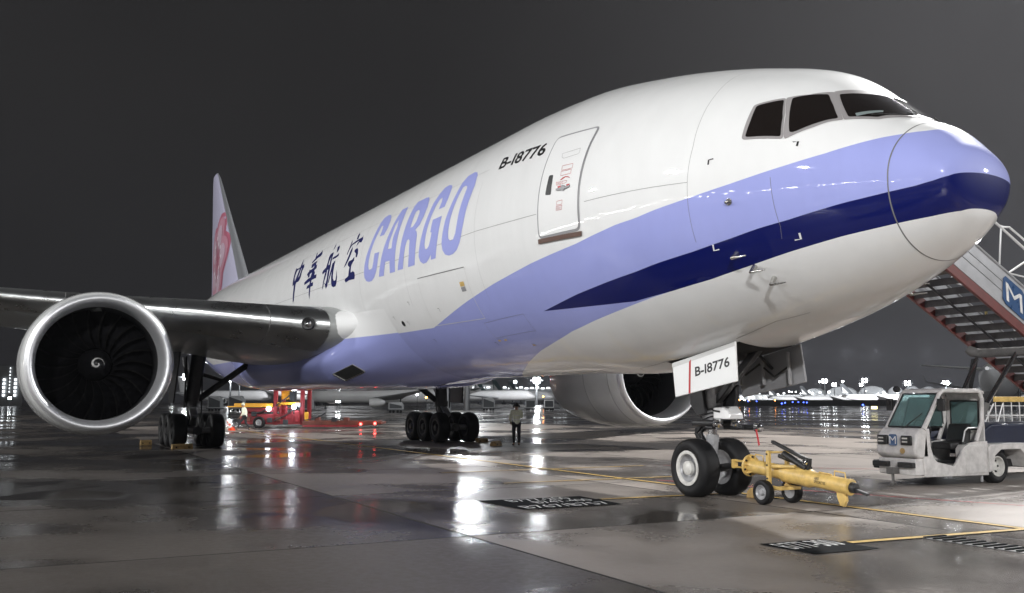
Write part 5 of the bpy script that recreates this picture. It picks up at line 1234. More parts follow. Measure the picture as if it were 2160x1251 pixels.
# chassis, fenders, wheels
sideprism('battery_box', [(-6.2, .24), (-6.2, .78), (-6.30, .86), (-6.88, .86), (-6.9, .24)], N_ - .02, N_ + .25, 'truck_white', .03)
sideprism('fender', [(-6.93, .50), (-6.93, .80), (-7.0, .86), (-8.42, .86), (-8.52, .78), (-8.52, .34), (-8.25, .34), (-8.15, .62), (-8.0, .74), (-7.35, .74), (-7.14, .62), (-7.06, .30), (-6.93, .26)], N_ - .04, N_ + .5, 'truck_white', .012)
sideprism('rear_bodywork', [(-8.5, .30), (-8.5, .84), (-13.6, .84), (-13.6, .30)], N_ + .02, F_ + 1.17, 'truck_white', .02)
sideprism('engine_cover', [(-6.98, .62), (-6.98, .95), (-7.7, 1.28), (-12.8, 1.28), (-12.8, .62)], N_ + .42, F_ + 1.1, 'truck_blue', .03)
sideprism('chassis_rail', [(-5.2, .32), (-5.2, .50), (-13.4, .50), (-13.4, .32)], N_ + .35, F_ + .57, 'gear_black', .01)
mb = MB(); mb.tube([W(N_ + .06, -6.78, .24), W(N_ + .06, -6.78, .06)], .03, 10); mb.build('jack_leg', 'stair_silver', tk)
for s0, y0, sg_ in ((5.36, -7.42, -1), (7.0, -7.42, 1), (5.36, -12.0, -1), (7.0, -12.0, 1)):
    c = W(s0, y0, .365); ax = Vector((1 if sg_ < 0 else -1, 0, 0))
    mb = MB(); mb.lathe(c, ax, tyre_prof(.375, .26), 40); mb.build('tyre', 'tyre_rubber', tk, ang=50)
    mb = MB(); mb.lathe(c, ax, [(.225, .115), (.222, .128), (.205, .128), (.20, .09), (.185, .03), (.165, .0), (.10, -.01), (.09, .03), (.07, .04), (0, .04)], 32); mb.lathe(c, ax, [(.22, -.1), (0, -.1)], 20)
    mb.build('wheel_hub', 'wheel_white', tk, ang=40)
    for k in range(6):
        a = 2 * PI * k / 6; _, u_, v_ = basis(ax)
        mb = MB(); mb.lathe(c + (u_ * math.cos(a) + v_ * math.sin(a)) * .135 + ax * .0, ax, [(0, .03), (.018, .03), (.02, -.02)], 8); mb.build('wheel_nut', 'gear_black', tk)
# support frame behind the cab
sideprism('support_plate', [(-7.0, 1.1), (-7.0, 1.95), (-7.35, 2.0), (-9.2, 2.05), (-9.2, 1.75), (-8.3, 1.70), (-7.8, 1.15)], 6.55, 6.62, 'gear_dark', .02)
sideprism('support_plate', [(-8.6, 1.28), (-8.75, 1.28), (-9.35, 2.85), (-9.15, 2.85)], 7.0, 7.08, 'gear_dark', .02)
for (s0, a, b, r1, r2) in ((5.92, (-7.12, .62), (-8.05, 1.72), .095, .095), (5.92, (-8.0, 1.66), (-9.25, 2.95), .055, .055), (6.95, (-8.0, 1.2), (-8.6, 2.0), .09, .09), (6.95, (-8.6, 2.0), (-9.2, 2.85), .05, .05)):
    mb = MB(); mb.tube([W(s0, *a), W(s0, *b)], [r1, r2], 16); mb.build('lift_cylinder', 'stair_under' if r1 > .06 else 'chrome', tk)
mb = MB(); mb.box(W(5.92, -7.08, .58), (.14, .12, .26)); mb.build('cylinder_foot', 'stair_silver', tk, bevel=.02)
# staircase
def zs(y): return 4.77 + .543 * (y + 6.42)
YT, YB = -5.95, -14.3
NS_, FS_ = 5.60, 7.28
for s0 in (NS_, FS_):
    mb = MB(); mb.prism([W(s0 - .04, YT, zs(YT)), W(s0 - .04, YT, zs(YT) + .26), W(s0 - .04, YB, zs(YB) + .26), W(s0 - .04, YB, zs(YB))], W(.08, 0, 0) - W(0, 0, 0)); st_ = mb.build('stringer', 'stair_red', tk, bevel=.01)
    mb = MB(); mb.prism([W(s0 + (.05 if s0 > 6 else -.05), YT, zs(YT) + .26), W(s0 + (.05 if s0 > 6 else -.05), YT, zs(YT) + 1.18), W(s0 + (.05 if s0 > 6 else -.05), YB, zs(YB) + 1.18), W(s0 + (.05 if s0 > 6 else -.05), YB, zs(YB) + .26)], W(.03, 0, 0) - W(0, 0, 0)); sp_ = mb.build('side_panel', 'stair_silver', tk)
    for h_ in (.62, .86, 1.18):
        mb = MB(); o_ = s0 + (.05 if s0 > 6 else -.055); mb.tube([W(o_, YT, zs(YT) + h_), W(o_, YB, zs(YB) + h_)], .010 if h_ < 1.1 else .03, 8); mb.build('panel_rib', 'stair_silver', sp_)
    ra = [W(s0, y, zs(y) + 2.02) for y in (-6.1, -8.3)]
    mb = MB(); mb.tube([W(s0, -8.35, zs(-8.35) + 1.2), W(s0, -8.5, zs(-8.5) + 2.28)], .022, 8)
    mb.tube([W(s0, -6.0, zs(-6.0) + 2.22), W(s0, -8.6, zs(-8.6) + 2.22), W(s0, YB, zs(YB) + 2.22)], .03, 10); mb.tube([W(s0, -8.5, zs(-8.5) + 2.24), W(s0, -8.8, zs(-8.8) + 2.42), W(s0, -9.2, zs(-9.2) + 2.44), W(s0, -11, zs(-11) + 2.44)], .024, 8)
    mb.tube([W(s0, -8.62, zs(-8.62) + 1.2), W(s0, -9.6, zs(-9.6) + 2.2)], .024, 8); mb.tube([W(s0, -8.62, zs(-8.62) + 1.22), W(s0, -9.8, zs(-9.8) + 1.75), W(s0, -12, zs(-12) + 1.75)], .02, 8)
    for y in (-6.4, -11.2, -12.8): mb.tube([W(s0, y, zs(y) + 1.2), W(s0, y, zs(y) + 2.22)], .022, 8)
    mb.build('handrail', 'rail_white', tk)
nst = 23
for k in range(nst):
    y0 = YT - .02 - k * (YT - YB - .1) / nst * 1.0; dy = (YT - YB) / nst; zt_ = zs(y0) + .20
    mb = MB(); mb.prism([W(NS_ + .045, y0, zt_), W(NS_ + .045, y0 - dy, zt_), W(NS_ + .045, y0 - dy, zt_ - .03), W(NS_ + .045, y0 - .03, zt_ - .03), W(NS_ + .045, y0 - .03, zt_ - .03 - dy * .36), W(NS_ + .045, y0, zt_ - .03 - dy * .36)], W(FS_ - NS_ - .09, 0, 0)); mb.build('step', 'stair_under', tk)
mb = MB(); mb.tube([W(6.45, -6.1, zs(-6.1) + .02), W(6.45, -13, zs(-13) + .02)], .03, 8); mb.build('control_rod', 'gear_dark', tk)
mb = MB(); mb.box(W(6.44, -4.65, 4.86), (FS_ - NS_ + .2, 2.7, .16)); mb.build('platform', 'stair_silver', tk, bevel=.02)
mb = MB(); mb.prism([W(NS_ - .02, -5.98, 4.78), W(NS_ - .02, -6.0, 5.06), W(NS_ - .02, -6.55, 4.98), W(NS_ - .02, -6.5, 4.74)], W(.5, 0, 0)); mb.build('corner_gusset', 'tow_yellow', tk)
mb = MB(); mb.tube([W(5.3, -9.3, 2.98), W(7.0, -9.3, 2.98)], .11, 16); mb.tube([W(6.95, -9.3, 2.98), W(7.1, -9.25, 3.02), W(7.2, -9.2, 3.1)], [.11, .13, .10], 14); mb.build('pivot_beam', 'stair_under', tk)
# operator's logo on the silver panel
lo_ = NS_ - .072
def pan(y, h): return W(lo_, y, zs(y) + h)
pts = [(-8.32, .44), (-8.38, .95), (-8.46, 1.04), (-9.02, 1.04), (-9.12, .96), (-9.14, .42), (-9.06, .34), (-8.42, .36)]
mb = MB(); mb.prism([pan(y, h) for y, h in pts], W(.012, 0, 0) - W(0, 0, 0)); lg = mb.build('panel_logo', 'logo_blue', tk)
def pan_text(txt, y0, y1, h0, h1, m, parent):
    vs2, fs2, _ = text_polys(txt, False); mb = MB()
    for x, y in vs2: mb.v.append(pan(y0 + (y1 - y0) * x, h0 + (h1 - h0) * y) + Vector((.006, 0, 0)))
    me_ = bpy.data.meshes.new('logo_lettering'); me_.from_pydata([tuple(v) for v in mb.v], [], fs2); link('logo_lettering', me_, m, parent)
pan_text('M', -8.44, -9.0, .46, .90, 'mark_white', lg)
pan_text('E', -9.20, -9.36, .40, .66, 'black_paint', tk)

# ------------------------------------------------------------------ red cargo loader beyond the main wheels
LD = thing('cargo_loader', 'red and yellow cargo loader with a long low deck behind the airplane', 'cargo loader', W(*bgpos(560, 64), 0), rot=R(62.5), local=True)
def lbox(name, x0, x1, y0, y1, z0, z1, m, bevel=.03):
    mb = MB(); mb.box(((x0 + x1) / 2, (y0 + y1) / 2, (z0 + z1) / 2), (x1 - x0, y1 - y0, z1 - z0)); return mb.build(name, m, LD, bevel=bevel)
lbox('chassis', -1.2, 2.5, 0, 2.4, .28, .95, 'loader_red'); lbox('front_cowl', -1.7, -.6, .1, 2.3, .30, 1.1, 'loader_red', .12)
lbox('top_frame', -1.4, .5, 0, 2.4, 1.1, 1.36, 'loader_red'); lbox('platform', -2.05, .5, -.1, 2.5, 1.42, 1.66, 'loader_yellow'); lbox('platform_edge', -2.5, -.2, -.16, -.1, 1.40, 1.48, 'loader_yellow')
for x in (.52, 2.30):
    for y in (.0, 2.2): lbox('post', x, x + .26, y, y + .26, .25, 3.3, 'loader_red')
lbox('cross_beam', .52, 2.56, .02, .24, 3.0, 3.2, 'loader_red'); lbox('engine_box', .95, 1.5, .3, 1.4, 1.9, 2.75, 'loader_yellow', .05); lbox('control_box', 1.55, 1.9, .2, .8, 1.7, 2.8, 'far_dark'); lbox('yellow_beam', .78, 2.3, -.05, .1, 1.56, 1.74, 'loader_yellow')
for x in (.95, 1.35, 1.75): lbox('ladder_post', x, x + .1, -.05, .05, .45, 1.5, 'loader_red', .01)
for z in (.7, 1.0, 1.3): lbox('ladder_rung', .95, 1.85, -.04, .04, z, z + .05, 'loader_red', .005)
lbox('side_tank', 1.95, 2.3, -.1, .5, .4, 1.2, 'loader_red', .08)
lbox('low_deck', 2.5, 7.4, -.1, 2.6, .22, .50, 'loader_deck'); lbox('deck_rail', 2.5, 6.2, -.14, -.06, .10, .22, 'loader_red'); lbox('deck_end', 6.2, 7.7, .0, 2.5, .28, .44, 'loader_deck')
lbox('yellow_guard', 2.62, 2.86, -.1, .1, .5, 1.08, 'loader_yellow', .03)
for x in (-.38,):
    mb = MB(); mb.lathe((x, -.02, .40), (0, -1, 0), tyre_prof(.40, .3), 28); mb.build('tyre', 'tyre_rubber', LD, ang=50)
    mb = MB(); mb.lathe((x, -.1, .40), (0, -1, 0), [(.2, .05), (.16, .06), (.12, .02), (.05, .03), (0, .09)], 18); mb.build('wheel_hub', 'gear_grey', LD)
for x, z in ((6.36, .30), (7.3, .34)):
    mb = MB(); mb.lathe((x, -.15, z), (0, -1, 0), [(.09, 0), (.08, .05), (0, .07)], 12); mb.build('tail_lamp', 'bulb_red', LD)
mb = MB(); mb.lathe((1.05, -.1, 2.85), (0, -1, 0), [(.08, 0), (.07, .06), (0, .08)], 12); mb.build('beacon', 'bulb_red', LD)
for k, (x, z, m_) in enumerate(((-1.3, .62, 'loader_deck'), (-.9, .95, 'far_dark'), (.15, .55, 'far_dark'), (.7, .62, 'loader_deck'), (1.2, .42, 'far_dark'), (2.0, 1.55, 'far_grey'), (3.3, .58, 'loader_deck'), (4.4, .56, 'far_dark'), (5.2, .57, 'loader_deck'))):
    lbox('fitting', x, x + .34, -.10, .35, z - .14, z + .16, m_, .03)
for x0, z0, x1, z1 in ((.6, .5, 2.2, 1.5), (.7, 1.5, 2.3, 2.9), (-.9, 1.0, .4, 1.4), (2.6, .55, 4.0, 1.0)):
    mb = MB(); mb.tube([(x0, -.08, z0), ((x0 + x1) / 2, -.12, (z0 + z1) / 2 - .12), (x1, -.08, z1)], .035, 8); mb.build('hose', 'far_dark', LD)
mat('work_lamp_lit', (1, 1, 1), .3, emit=(.80, .86, 1.0), estr=14.0)
for x, z in ((1.95, 1.42), (.28, 1.30)):
    mb = MB(); mb.lathe((x, -.22, z), (0, -1, 0), [(.14, 0), (.16, .02), (.13, .06), (0, .08)], 14); mb.build('work_lamp', 'work_lamp_lit', LD)
lt = bpy.data.lights.new('loader_lamp', 'POINT'); lt.energy = 40; lt.color = (.82, .88, 1.0); lt.shadow_soft_size = .15
lo = bpy.data.objects.new('loader_lamp', lt); COL.objects.link(lo); lo.parent = LD; lo.location = (1.95, -.6, 1.5)
# ------------------------------------------------------------------ floodlight masts
def add_light(name, loc, energy, aim=None, size=.6, spot=None, col=(1.0, .99, .98)):
    d = bpy.data.lights.new(name, 'SPOT' if aim is not None else 'POINT'); d.energy = energy; d.color = col; d.shadow_soft_size = size
    o = bpy.data.objects.new(name, d); COL.objects.link(o); o.location = loc
    if aim is not None:
        d.spot_size = R(spot or 120); d.spot_blend = .5
        o.rotation_mode = 'QUATERNION'; o.rotation_quaternion = (Vector(aim) - Vector(loc)).to_track_quat('-Z', 'Y')
    return o
def mast(label, s, y, h, aim, nl=6, lamp='far_lamp', size=1.0, light=0, spot=None, col=(1.0, .99, .98)):
    t = thing('floodlight_mast', label, 'floodlight', W(s, y, 0), 'apron floodlight masts')
    mb = MB(); mb.tube([W(s, y, 0), W(s, y, h)], [.34 * size, .14 * size], 12); mb.build('pole', 'pole_grey', t)
    d = (W(*aim, 0) - W(s, y, 0)); d.z = 0; d.normalize(); r = Vector((-d.y, d.x, 0))
    top = W(s, y, h)
    mb = MB(); mb.bar(top - r * 1.5 * size, top + r * 1.5 * size, .2 * size, .2 * size); mb.build('crossarm', 'pole_grey', t)
    for k in range(nl):
        c = top + r * (k % (nl // 2) - (nl // 2 - 1) / 2) * 1.0 * size + Vector((0, 0, (.45 if k < nl // 2 else -.45) * size)) + d * .25
        tilt = (d * .85 - Vector((0, 0, .5))).normalized(); side = r; up = side.cross(tilt)
        m3_ = Matrix((side, tilt, up)).transposed()
        mb = MB(); mb.box(c - tilt * .12 * size, (.62 * size, .22 * size, .5 * size), m3_); hd_ = mb.build('lamp_housing', 'pole_grey', t)
        mb = MB(); q = [c + tilt * .005 * size + side * a * .27 * size + up * b_ * .21 * size for a, b_ in ((-1, -1), (1, -1), (1, 1), (-1, 1))]; mb.quad(*q); mb.build('lamp', lamp, hd_, smooth=False)
    if light:
        lo_ = top + d * 1.2 - Vector((0, 0, .3))
        L = add_light('floodlight_beam', lo_, light, W(*aim, 0) if spot else None, .7, spot, col)
        setparent(L, t)
    return t
labs = ['floodlight mast abeam the wing lighting the airplane\'s right side', 'floodlight mast mirrored in the airplane\'s nose paint', 'floodlight mast abeam the airplane\'s tail', 'tall floodlight mast beyond the stair truck, glowing at the sky\'s edge', 'floodlight mast ahead of the nose, lighting the stair truck', 'floodlight mast ahead of the nose on the stair truck\'s side']
for (s, y, h, e, as_, ay), lb in zip(FLOODS, labs):
    mast(lb, s, y, h, (as_, ay), 6, 'flood_lamp', 1.0, e, 150)
FAR = [  # column, row of the lamps, distance, lamp size, watts, what tells it apart
    (1741, 804, 620, 1.9, 0, 'bright floodlight mast just right of the open nose gear door'),
    (1761, 812, 700, 1.8, 0, 'lower bright floodlight right of the nose gear door, over the first terminal vault'),
    (1731, 806, 780, 1.0, 0, 'faint small floodlight left of the bright pair by the nose gear door'),
    (1779, 805, 760, 1.1, 0, 'thin floodlight mast standing above the first terminal vault'),
    (1825, 803, 600, 2.0, 0, 'bright floodlight between the second and third terminal vaults'),
    (1818, 812, 760, 1.5, 0, 'lower floodlight of the pair left of the stair truck'),
    (1916, 809, 560, 2.0, 0, 'bright floodlight just above the stair truck cab\'s front mirror'),
    (1997, 809, 560, 2.0, 8000, 'bright round floodlight above the stair truck\'s cab roof'),
    (1132, 803, 420, 1.8, 30000, 'bright floodlight under the belly left of the far engine'),
    (1087, 806, 560, 1.0, 0, 'small floodlight under the belly above the green tails'),
    (391, 796, 300, 1.3, 3000, 'bright floodlight beside the right main gear strut'),
    (362, 823, 420, 0.9, 0, 'small bluish floodlight between the near engine and the gear strut'),
    (361, 805, 460, 0.8, 0, 'fainter floodlight above the small bluish one by the near engine'),
    (485, 801, 330, 1.2, 3000, 'floodlight glowing under the side brace of the right main gear'),
    (504, 807, 400, 1.2, 0, 'floodlight just right of the right gear\'s side brace'),
    (945, 560, 130, 1.2, 6000, 'nearer floodlight mast hidden behind the fuselage above the belly scoop'),
    (985, 665, 190, 1.8, 15000, 'tall floodlight mast hidden behind the fuselage above the left main gear'),
    (2290, 690, 120, 1.0, 40000, 'added floodlight mast right of the picture to light the yellow-engined airliner'),  # added out-of-view lamp that brightens the freighter behind the truck
    (20, 840, 330, .6, 0, 'low lamp at the foot of the lit office block'),
]
for px, py, dep, sz, e, lb in FAR:
    s, y = bgpos(px, dep)
    mast(lb, s, y, bgz(py, dep), (10, 0), 4, 'far_lamp', sz, e, None, (.93, .97, 1.0))

# ------------------------------------------------------------------ far airliners
def airliner(label, scale=1.0):
    t = thing('parked_airliner', label, 'airplane', (0, 0, 0), 'airliners parked far away', local=True)
    st_ = [(31, .05, 4.3), (30.3, .9, 4.4), (28.5, 1.9, 4.8), (26, 2.6, 5.1), (22, 2.82, 5.2), (-14, 2.82, 5.2), (-22, 2.1, 5.9), (-28, 1.0, 6.6), (-31, .3, 6.9)]
    mb = MB(); mb.loft([[Vector((x, r * math.sin(2 * PI * k / 24), z + r * math.cos(2 * PI * k / 24))) for k in range(24)] for x, r, z in st_]); mb.build('fuselage', 'far_white', t)
    for sg in (1, -1):
        rings = [[Vector((le - x * ch, sg * y, z + q * ch)) for x, q in foil(10, .11, 0)] for y, le, ch, z in ((2, 8, 11, 3.9), (10, 2.5, 7, 4.7), (29, -9.5, 2.2, 6.6), (30.2, -11.3, 1.0, 8.2))]
        mb = MB(); mb.loft(rings); mb.build('wing', 'far_grey', t)
        rings = [[Vector((le - x * ch, sg * y, z + q * ch)) for x, q in foil(8, .1, 0)] for y, le, ch, z in ((.5, -24, 5.5, 6.9), (9.5, -29.5, 2.2, 7.6))]
        mb = MB(); mb.loft(rings); mb.build('tailplane', 'far_grey', t)
        mb = MB(); mb.lathe((8.2, sg * 9.4, 2.5), (-1, 0, 0), [(1.2, .2), (1.3, 0), (1.45, .3), (1.5, 1.5), (1.35, 3.5), (.9, 4.8), (.4, 5.6)], 24); en = mb.build('engine', 'far_white', t)
        mb = MB(); mb.lathe((8.0, sg * 9.4, 2.5), (-1, 0, 0), [(1.22, .1), (1.15, .8), (0, .8)], 20); mb.build('intake', 'void', en)
        mb = MB(); mb.tube([Vector((-2.5, sg * 4.8, 4.2)), Vector((-2.5, sg * 4.8, .6))], .3, 10)
        for dx in (-.8, .8): mb.lathe((-2.5 + dx, sg * 4.8, .6), (0, 1, 0), [(0, -.7), (.6, -.6), (.6, .6), (0, .7)], 14)
        mb.build('main_gear', 'far_dark', t)
    mb = MB(); mb.tube([Vector((24, 0, 3)), Vector((24, 0, .5))], .2, 10); mb.lathe((24, 0, .5), (0, 1, 0), [(0, -.4), (.5, -.35), (.5, .35), (0, .4)], 14); mb.build('nose_gear', 'far_dark', t)
    FZ2 = [(7.3, -18.5, 9.6), (8.4, -20.5, 8.2), (16.2, -27.3, 3.2)]
    mb = MB(); mb.loft([[Vector((le - x * ch, q * ch, z)) for x, q in foil(10, .1, 0)] for z, le, ch in FZ2]); fn = mb.build('fin', 'far_white', t)
    for sg in (1, -1):
        mb = MB(); mb.v = [Vector((x, sg * (.47 - .018 * (z - 8)), z)) for x, z in ((-24.0, 8.6), (-28.6, 9.0), (-28.2, 10.6), (-28.9, 13.6), (-27.2, 12.0), (-25.4, 10.2))]; mb.f = [(0, 1, 2, 5), (2, 3, 4, 5)]; mb.build('fin_emblem', 'far_white', fn, smooth=False)
    mb = MB()
    for k in range(5): mb.quad(Vector((28.9 - .2 * k, -1.6 + .65 * k, 5.9)), Vector((28.9 - .2 * k, -1.1 + .65 * k, 5.9)), Vector((28.3, -1.1 + .65 * k, 6.5)), Vector((28.3, -1.6 + .65 * k, 6.5)))
    mb.build('cockpit_glass', 'far_dark', t)
    return t
proto = None
def put(label, px, dep, head, mats=None, scale=1.0):
    """head: heading in degrees relative to the line of sight (0 = flying away, 90 = to the right)"""
    global proto
    s, y = bgpos(px, dep); a = math.atan2(math.sin(YAW), -math.cos(YAW)) - R(head)
    if proto is None:
        proto = airliner(label); proto.location = W(s, y, 0); proto.rotation_euler = (0, 0, a); r = proto
        if mats: raise ValueError
    else: r = copy_tree(proto, W(s, y, 0), a, label, mats)
    r.scale = (scale,) * 3
    return r
put('white airliner with blue-cowled engine seen under the belly past the wing root', 830, 215, -96, None, .62)
gm_ = {'fin': 'tail_green'}
put('first green-tailed airliner from the left main gear, beside the blue tail', 1036, 520, 128, gm_, .95)
put('second green-tailed airliner from the left main gear', 1080, 560, 128, gm_, .95)
put('third green-tailed airliner from the left main gear', 1114, 600, 128, gm_, .95)
put('fourth green-tailed airliner, next to the far engine', 1144, 640, 128, gm_, .95)
put('airliner with a dark blue tail leaning above the first green tail', 1030, 620, 120, {'fin': 'tail_blue'}, 1.1)
put('white airliner before the terminal, nearest the nose gear door', 1688, 560, 95, {'fin': 'far_dark'}, .62)
put('middle white airliner before the terminal vaults', 1762, 560, 95, {'fin': 'far_dark'}, .66)
put('white airliner before the terminal, nearest the stair truck', 1858, 520, 95, {'fin': 'far_dark'}, .70)
yp = put('yellow-finned freighter with its tail towards us behind the stair truck', 2119, 176, 31, {'fin': 'tail_yellow', 'engine': 'tail_yellow', 'tailplane': 'far_white'}, 1.0)
for ch_ in yp.children:
    if ch_.name.startswith('wing'): ch_.scale = (.6, .42, .8)
    if ch_.name.startswith(('engine', 'main_gear')): ch_.scale = (1, .55, 1)
put('grey airliner at the far stands left of the loader', 470, 420, 110, None, .8)
put('white airliner beyond the red loader', 690, 400, 100, None, .85)

# ------------------------------------------------------------------ terminal, pier, office block
mat('lamp_row', (1, 1, 1), .3, emit=(.93, .97, 1.0), estr=14.0)
tm = thing('terminal_building', 'long floodlit terminal with a row of white vaulted roofs', 'terminal', W(*bgpos(1850, 760), 0))
VD = 760
for a_, b_, yt in ((1700, 1738, 819), (1745, 1810, 815), (1811, 1872, 814), (1873, 1908, 815), (1909, 1943, 814), (1944, 1977, 815), (1978, 2020, 816), (2021, 2050, 817), (2051, 2090, 817), (2091, 2150, 817)):
    p = W(*bgpos(a_, VD), 0); q = W(*bgpos(b_, VD), 0); z0 = bgz(833, VD); z1 = bgz(yt, VD)
    away = (W(*bgpos(1850, VD + 60), 0) - W(*bgpos(1850, VD), 0))
    pr = [p.lerp(q, .5 - .5 * math.cos(PI * k / 14)) + Vector((0, 0, z0 + (z1 - z0) * math.sin(PI * k / 14))) for k in range(15)]
    mb = MB(); mb.loft([pr, [v + away for v in pr]], cap=False, closed=False); mb.build('vault_roof', 'roof_white', tm)
    mb = MB(); mb.prism([v + away * .03 for v in pr], away * .01); mb.build('gable_glazing', 'far_grey', tm)
    mb = MB(); n = 4
    for k in range(n):
        u0 = p.lerp(q, (k + .12) / n) - away * .004; u1 = p.lerp(q, (k + .88) / n) - away * .004
        mb = MB(); mb.quad(u0 + Vector((0, 0, bgz(839, VD))), u1 + Vector((0, 0, bgz(839, VD))), u1 + Vector((0, 0, bgz(835.5, VD))), u0 + Vector((0, 0, bgz(835.5, VD)))); mb.build('lit_window', 'window_lit', tm, smooth=False)
for k in range(64):
    px = 1565 + k * 8.2 + random.uniform(-3, 3); yy = random.choice((826, 829, 832, 836, 838, 840, 841)); wpx = random.uniform(1.5, 5.5)
    if px < 1700: yy = min(yy + 2, 841)
    a0 = W(*bgpos(px, VD - 1.5), bgz(yy, VD)); a1 = W(*bgpos(px + wpx, VD - 1.5), bgz(yy, VD)); up_ = Vector((0, 0, random.uniform(.5, 1.3)))
    mb = MB(); mb.quad(a0, a1, a1 + up_, a0 + up_); mb.build('lit_window', 'lamp_row', tm, smooth=False)
p = W(*bgpos(1560, VD), 0); q = W(*bgpos(2200, VD), 0)
mb = MB(); mb.prism([p, q, q + Vector((0, 0, bgz(833, VD))), p + Vector((0, 0, bgz(833, VD)))], away); mb.build('wall', 'roof_white', tm)
for i, (px, e) in enumerate(((1700, 60000), (1790, 90000), (1850, 90000), (1960, 80000), (2060, 60000))):  # added spots without masts, aimed away to brighten vaults and parked airliners
    L = add_light('terminal_fill_light', W(*bgpos(px, VD - 300), 26), e * 2.2, W(*bgpos(px, VD - 120), 4), 1.5, 110, (.95, .97, 1.0)); setparent(L, tm)
    L = add_light('terminal_fill_light', W(*bgpos(px, VD - 70), 34), e * 1.0, W(*bgpos(px, VD + 10), 10), 1.5, 120, (.95, .97, 1.0)); setparent(L, tm)
pb = thing('pier_building', 'low white pier with a bright strip of lights under the belly', 'pier', W(*bgpos(1060, 800), 0))
PD = 800
for a_, b_, y0, y1, m_ in ((560, 1200, 846, 822, 'far_grey'), (880, 1040, 822, 812, 'far_white'), (1060, 1200, 824, 819, 'far_white')):
    p = W(*bgpos(a_, PD), max(0, bgz(y0, PD))); q = W(*bgpos(b_, PD), max(0, bgz(y0, PD))); hh = Vector((0, 0, bgz(y1, PD) - max(0, bgz(y0, PD))))
    mb = MB(); mb.prism([p, q, q + hh, p + hh], W(*bgpos(1060, PD + 40), 0) - W(*bgpos(1060, PD), 0)); mb.build('wall', m_, pb)
for k in range(26):
    px = 900 + k * 11.5
    if 1035 < px < 1050: continue
    p = W(*bgpos(px, PD - 3), bgz(821 - (k % 3), PD)); q = W(*bgpos(px + 7, PD - 3), bgz(821 - (k % 3), PD))
    mb = MB(); mb.quad(p, q, q + Vector((0, 0, 1.1)), p + Vector((0, 0, 1.1))); mb.build('lit_window', 'window_lit', pb, smooth=False)
L = add_light('pier_fill_light', W(*bgpos(1040, PD - 340), 26), 150000, W(*bgpos(1090, PD - 140), 4), 1.5, 110, (.95, .97, 1.0)); setparent(L, pb)  # two added spots without masts, brightening the pier and the far apron
L = add_light('pier_fill_light', W(*bgpos(640, PD - 440), 26), 200000, W(*bgpos(600, PD - 250), 4), 1.5, 110, (.95, .97, 1.0)); setparent(L, pb)
ob = thing('office_block', 'dark office block with columns of lit windows beyond the near engine', 'building', W(*bgpos(30, 360), 0))
OD = 360
p = W(*bgpos(-60, OD), 0); q = W(*bgpos(46, OD), 0); hh = Vector((0, 0, bgz(772, OD)))
aw = W(*bgpos(0, OD + 30), 0) - W(*bgpos(0, OD), 0)
mb = MB(); mb.prism([p, q, q + hh, p + hh], aw); mb.build('wall', 'far_grey', ob)
for px in (6, 30):
    for k in range(5):
        c = W(*bgpos(px, OD - .5), bgz(804 + k * 8, OD)); mb = MB(); e_ = (q - p).normalized() * .42
        mb.quad(c - e_, c + e_, c + e_ + Vector((0, 0, .8)), c - e_ + Vector((0, 0, .8))); mb.build('lit_window', 'window_lit', ob, smooth=False)
for k in range(8):
    c = W(*bgpos(18, OD - .5), bgz(779 + k * 7, OD)); mb = MB(); e_ = (q - p).normalized() * .14
    mb.quad(c - e_, c + e_, c + e_ + Vector((0, 0, .5)), c - e_ + Vector((0, 0, .5))); mb.build('lit_window', 'window_lit', ob, smooth=False)
# low dark bank in front of the terminal
eb = MB(); rows = []
for dep, z in ((380, -.02), (395, 1.3), (412, 2.3), (430, 2.4), (470, -.02)):
    rows.append([W(*bgpos(px, dep), z) for px in range(1400, 2900, 50)])
eb.loft(rows, cap=False, closed=False)
tag(eb.build('grass_bank', 'grass_dark'), 'low dark grass bank before the far terminal', 'grass bank', kind='structure')
# ------------------------------------------------------------------ dollies and containers on the far apron
def dolly(label, px, dep, w, h, m, cut=True):
    s, y = bgpos(px, dep); t = thing('cargo_dolly', label, 'dolly', W(s, y, 0), 'cargo dollies on the far apron', rot=R(62.5), local=True)
    mb = MB(); mb.box((0, 0, .45), (w + .5, 1.8, .16)); mb.tube([(w / 2, 0, .4), (w / 2 + 1.3, 0, .35)], .05, 6); mb.build('bed', 'far_dark', t)
    for x in (-w * .38, -w * .15, w * .15, w * .38):
        mb = MB(); mb.lathe((x, -.8, .22), (0, 1, 0), [(0, -.1), (.22, -.1), (.22, .1), (0, .1)], 12); mb.build('wheel', 'void', t)
    k_ = .18 * h if cut else 0
    mb = MB(); mb.prism([Vector((-w / 2, -.85, .55)), Vector((w / 2, -.85, .55)), Vector((w / 2, -.85, .55 + h - k_ * 2)), Vector((w / 2 - k_ * 1.2, -.85, .55 + h)), Vector((-w / 2, -.85, .55 + h))], (0, 1.7, 0)); c = mb.build('container', m, t, bevel=.05)
    mb = MB(); mb.prism([Vector((-w / 2 + .15, -.9, .7)), Vector((w / 2 - .15, -.9, .7)), Vector((w / 2 - .15, -.9, .4 + h - k_ * 2)), Vector((-w / 2 + .15, -.9, .4 + h))], (0, .04, 0)); mb.build('curtain', 'far_dark', c)
dolly('tall container dolly just left of the headset person\'s head', 1031, 185, 2.3, 1.9, 'far_grey')
dolly('container dolly right of the headset person', 1119, 185, 1.9, 1.5, 'far_grey', False)
dolly('framed container dolly nearest the far engine', 1158, 190, 1.9, 1.5, 'far_white', False)
dolly('round-topped container dolly left of the left main gear', 836, 150, 2.2, 1.1, 'far_grey')
dolly('pale container dolly right of the red loader', 652, 150, 1.2, 1.6, 'far_grey', False)
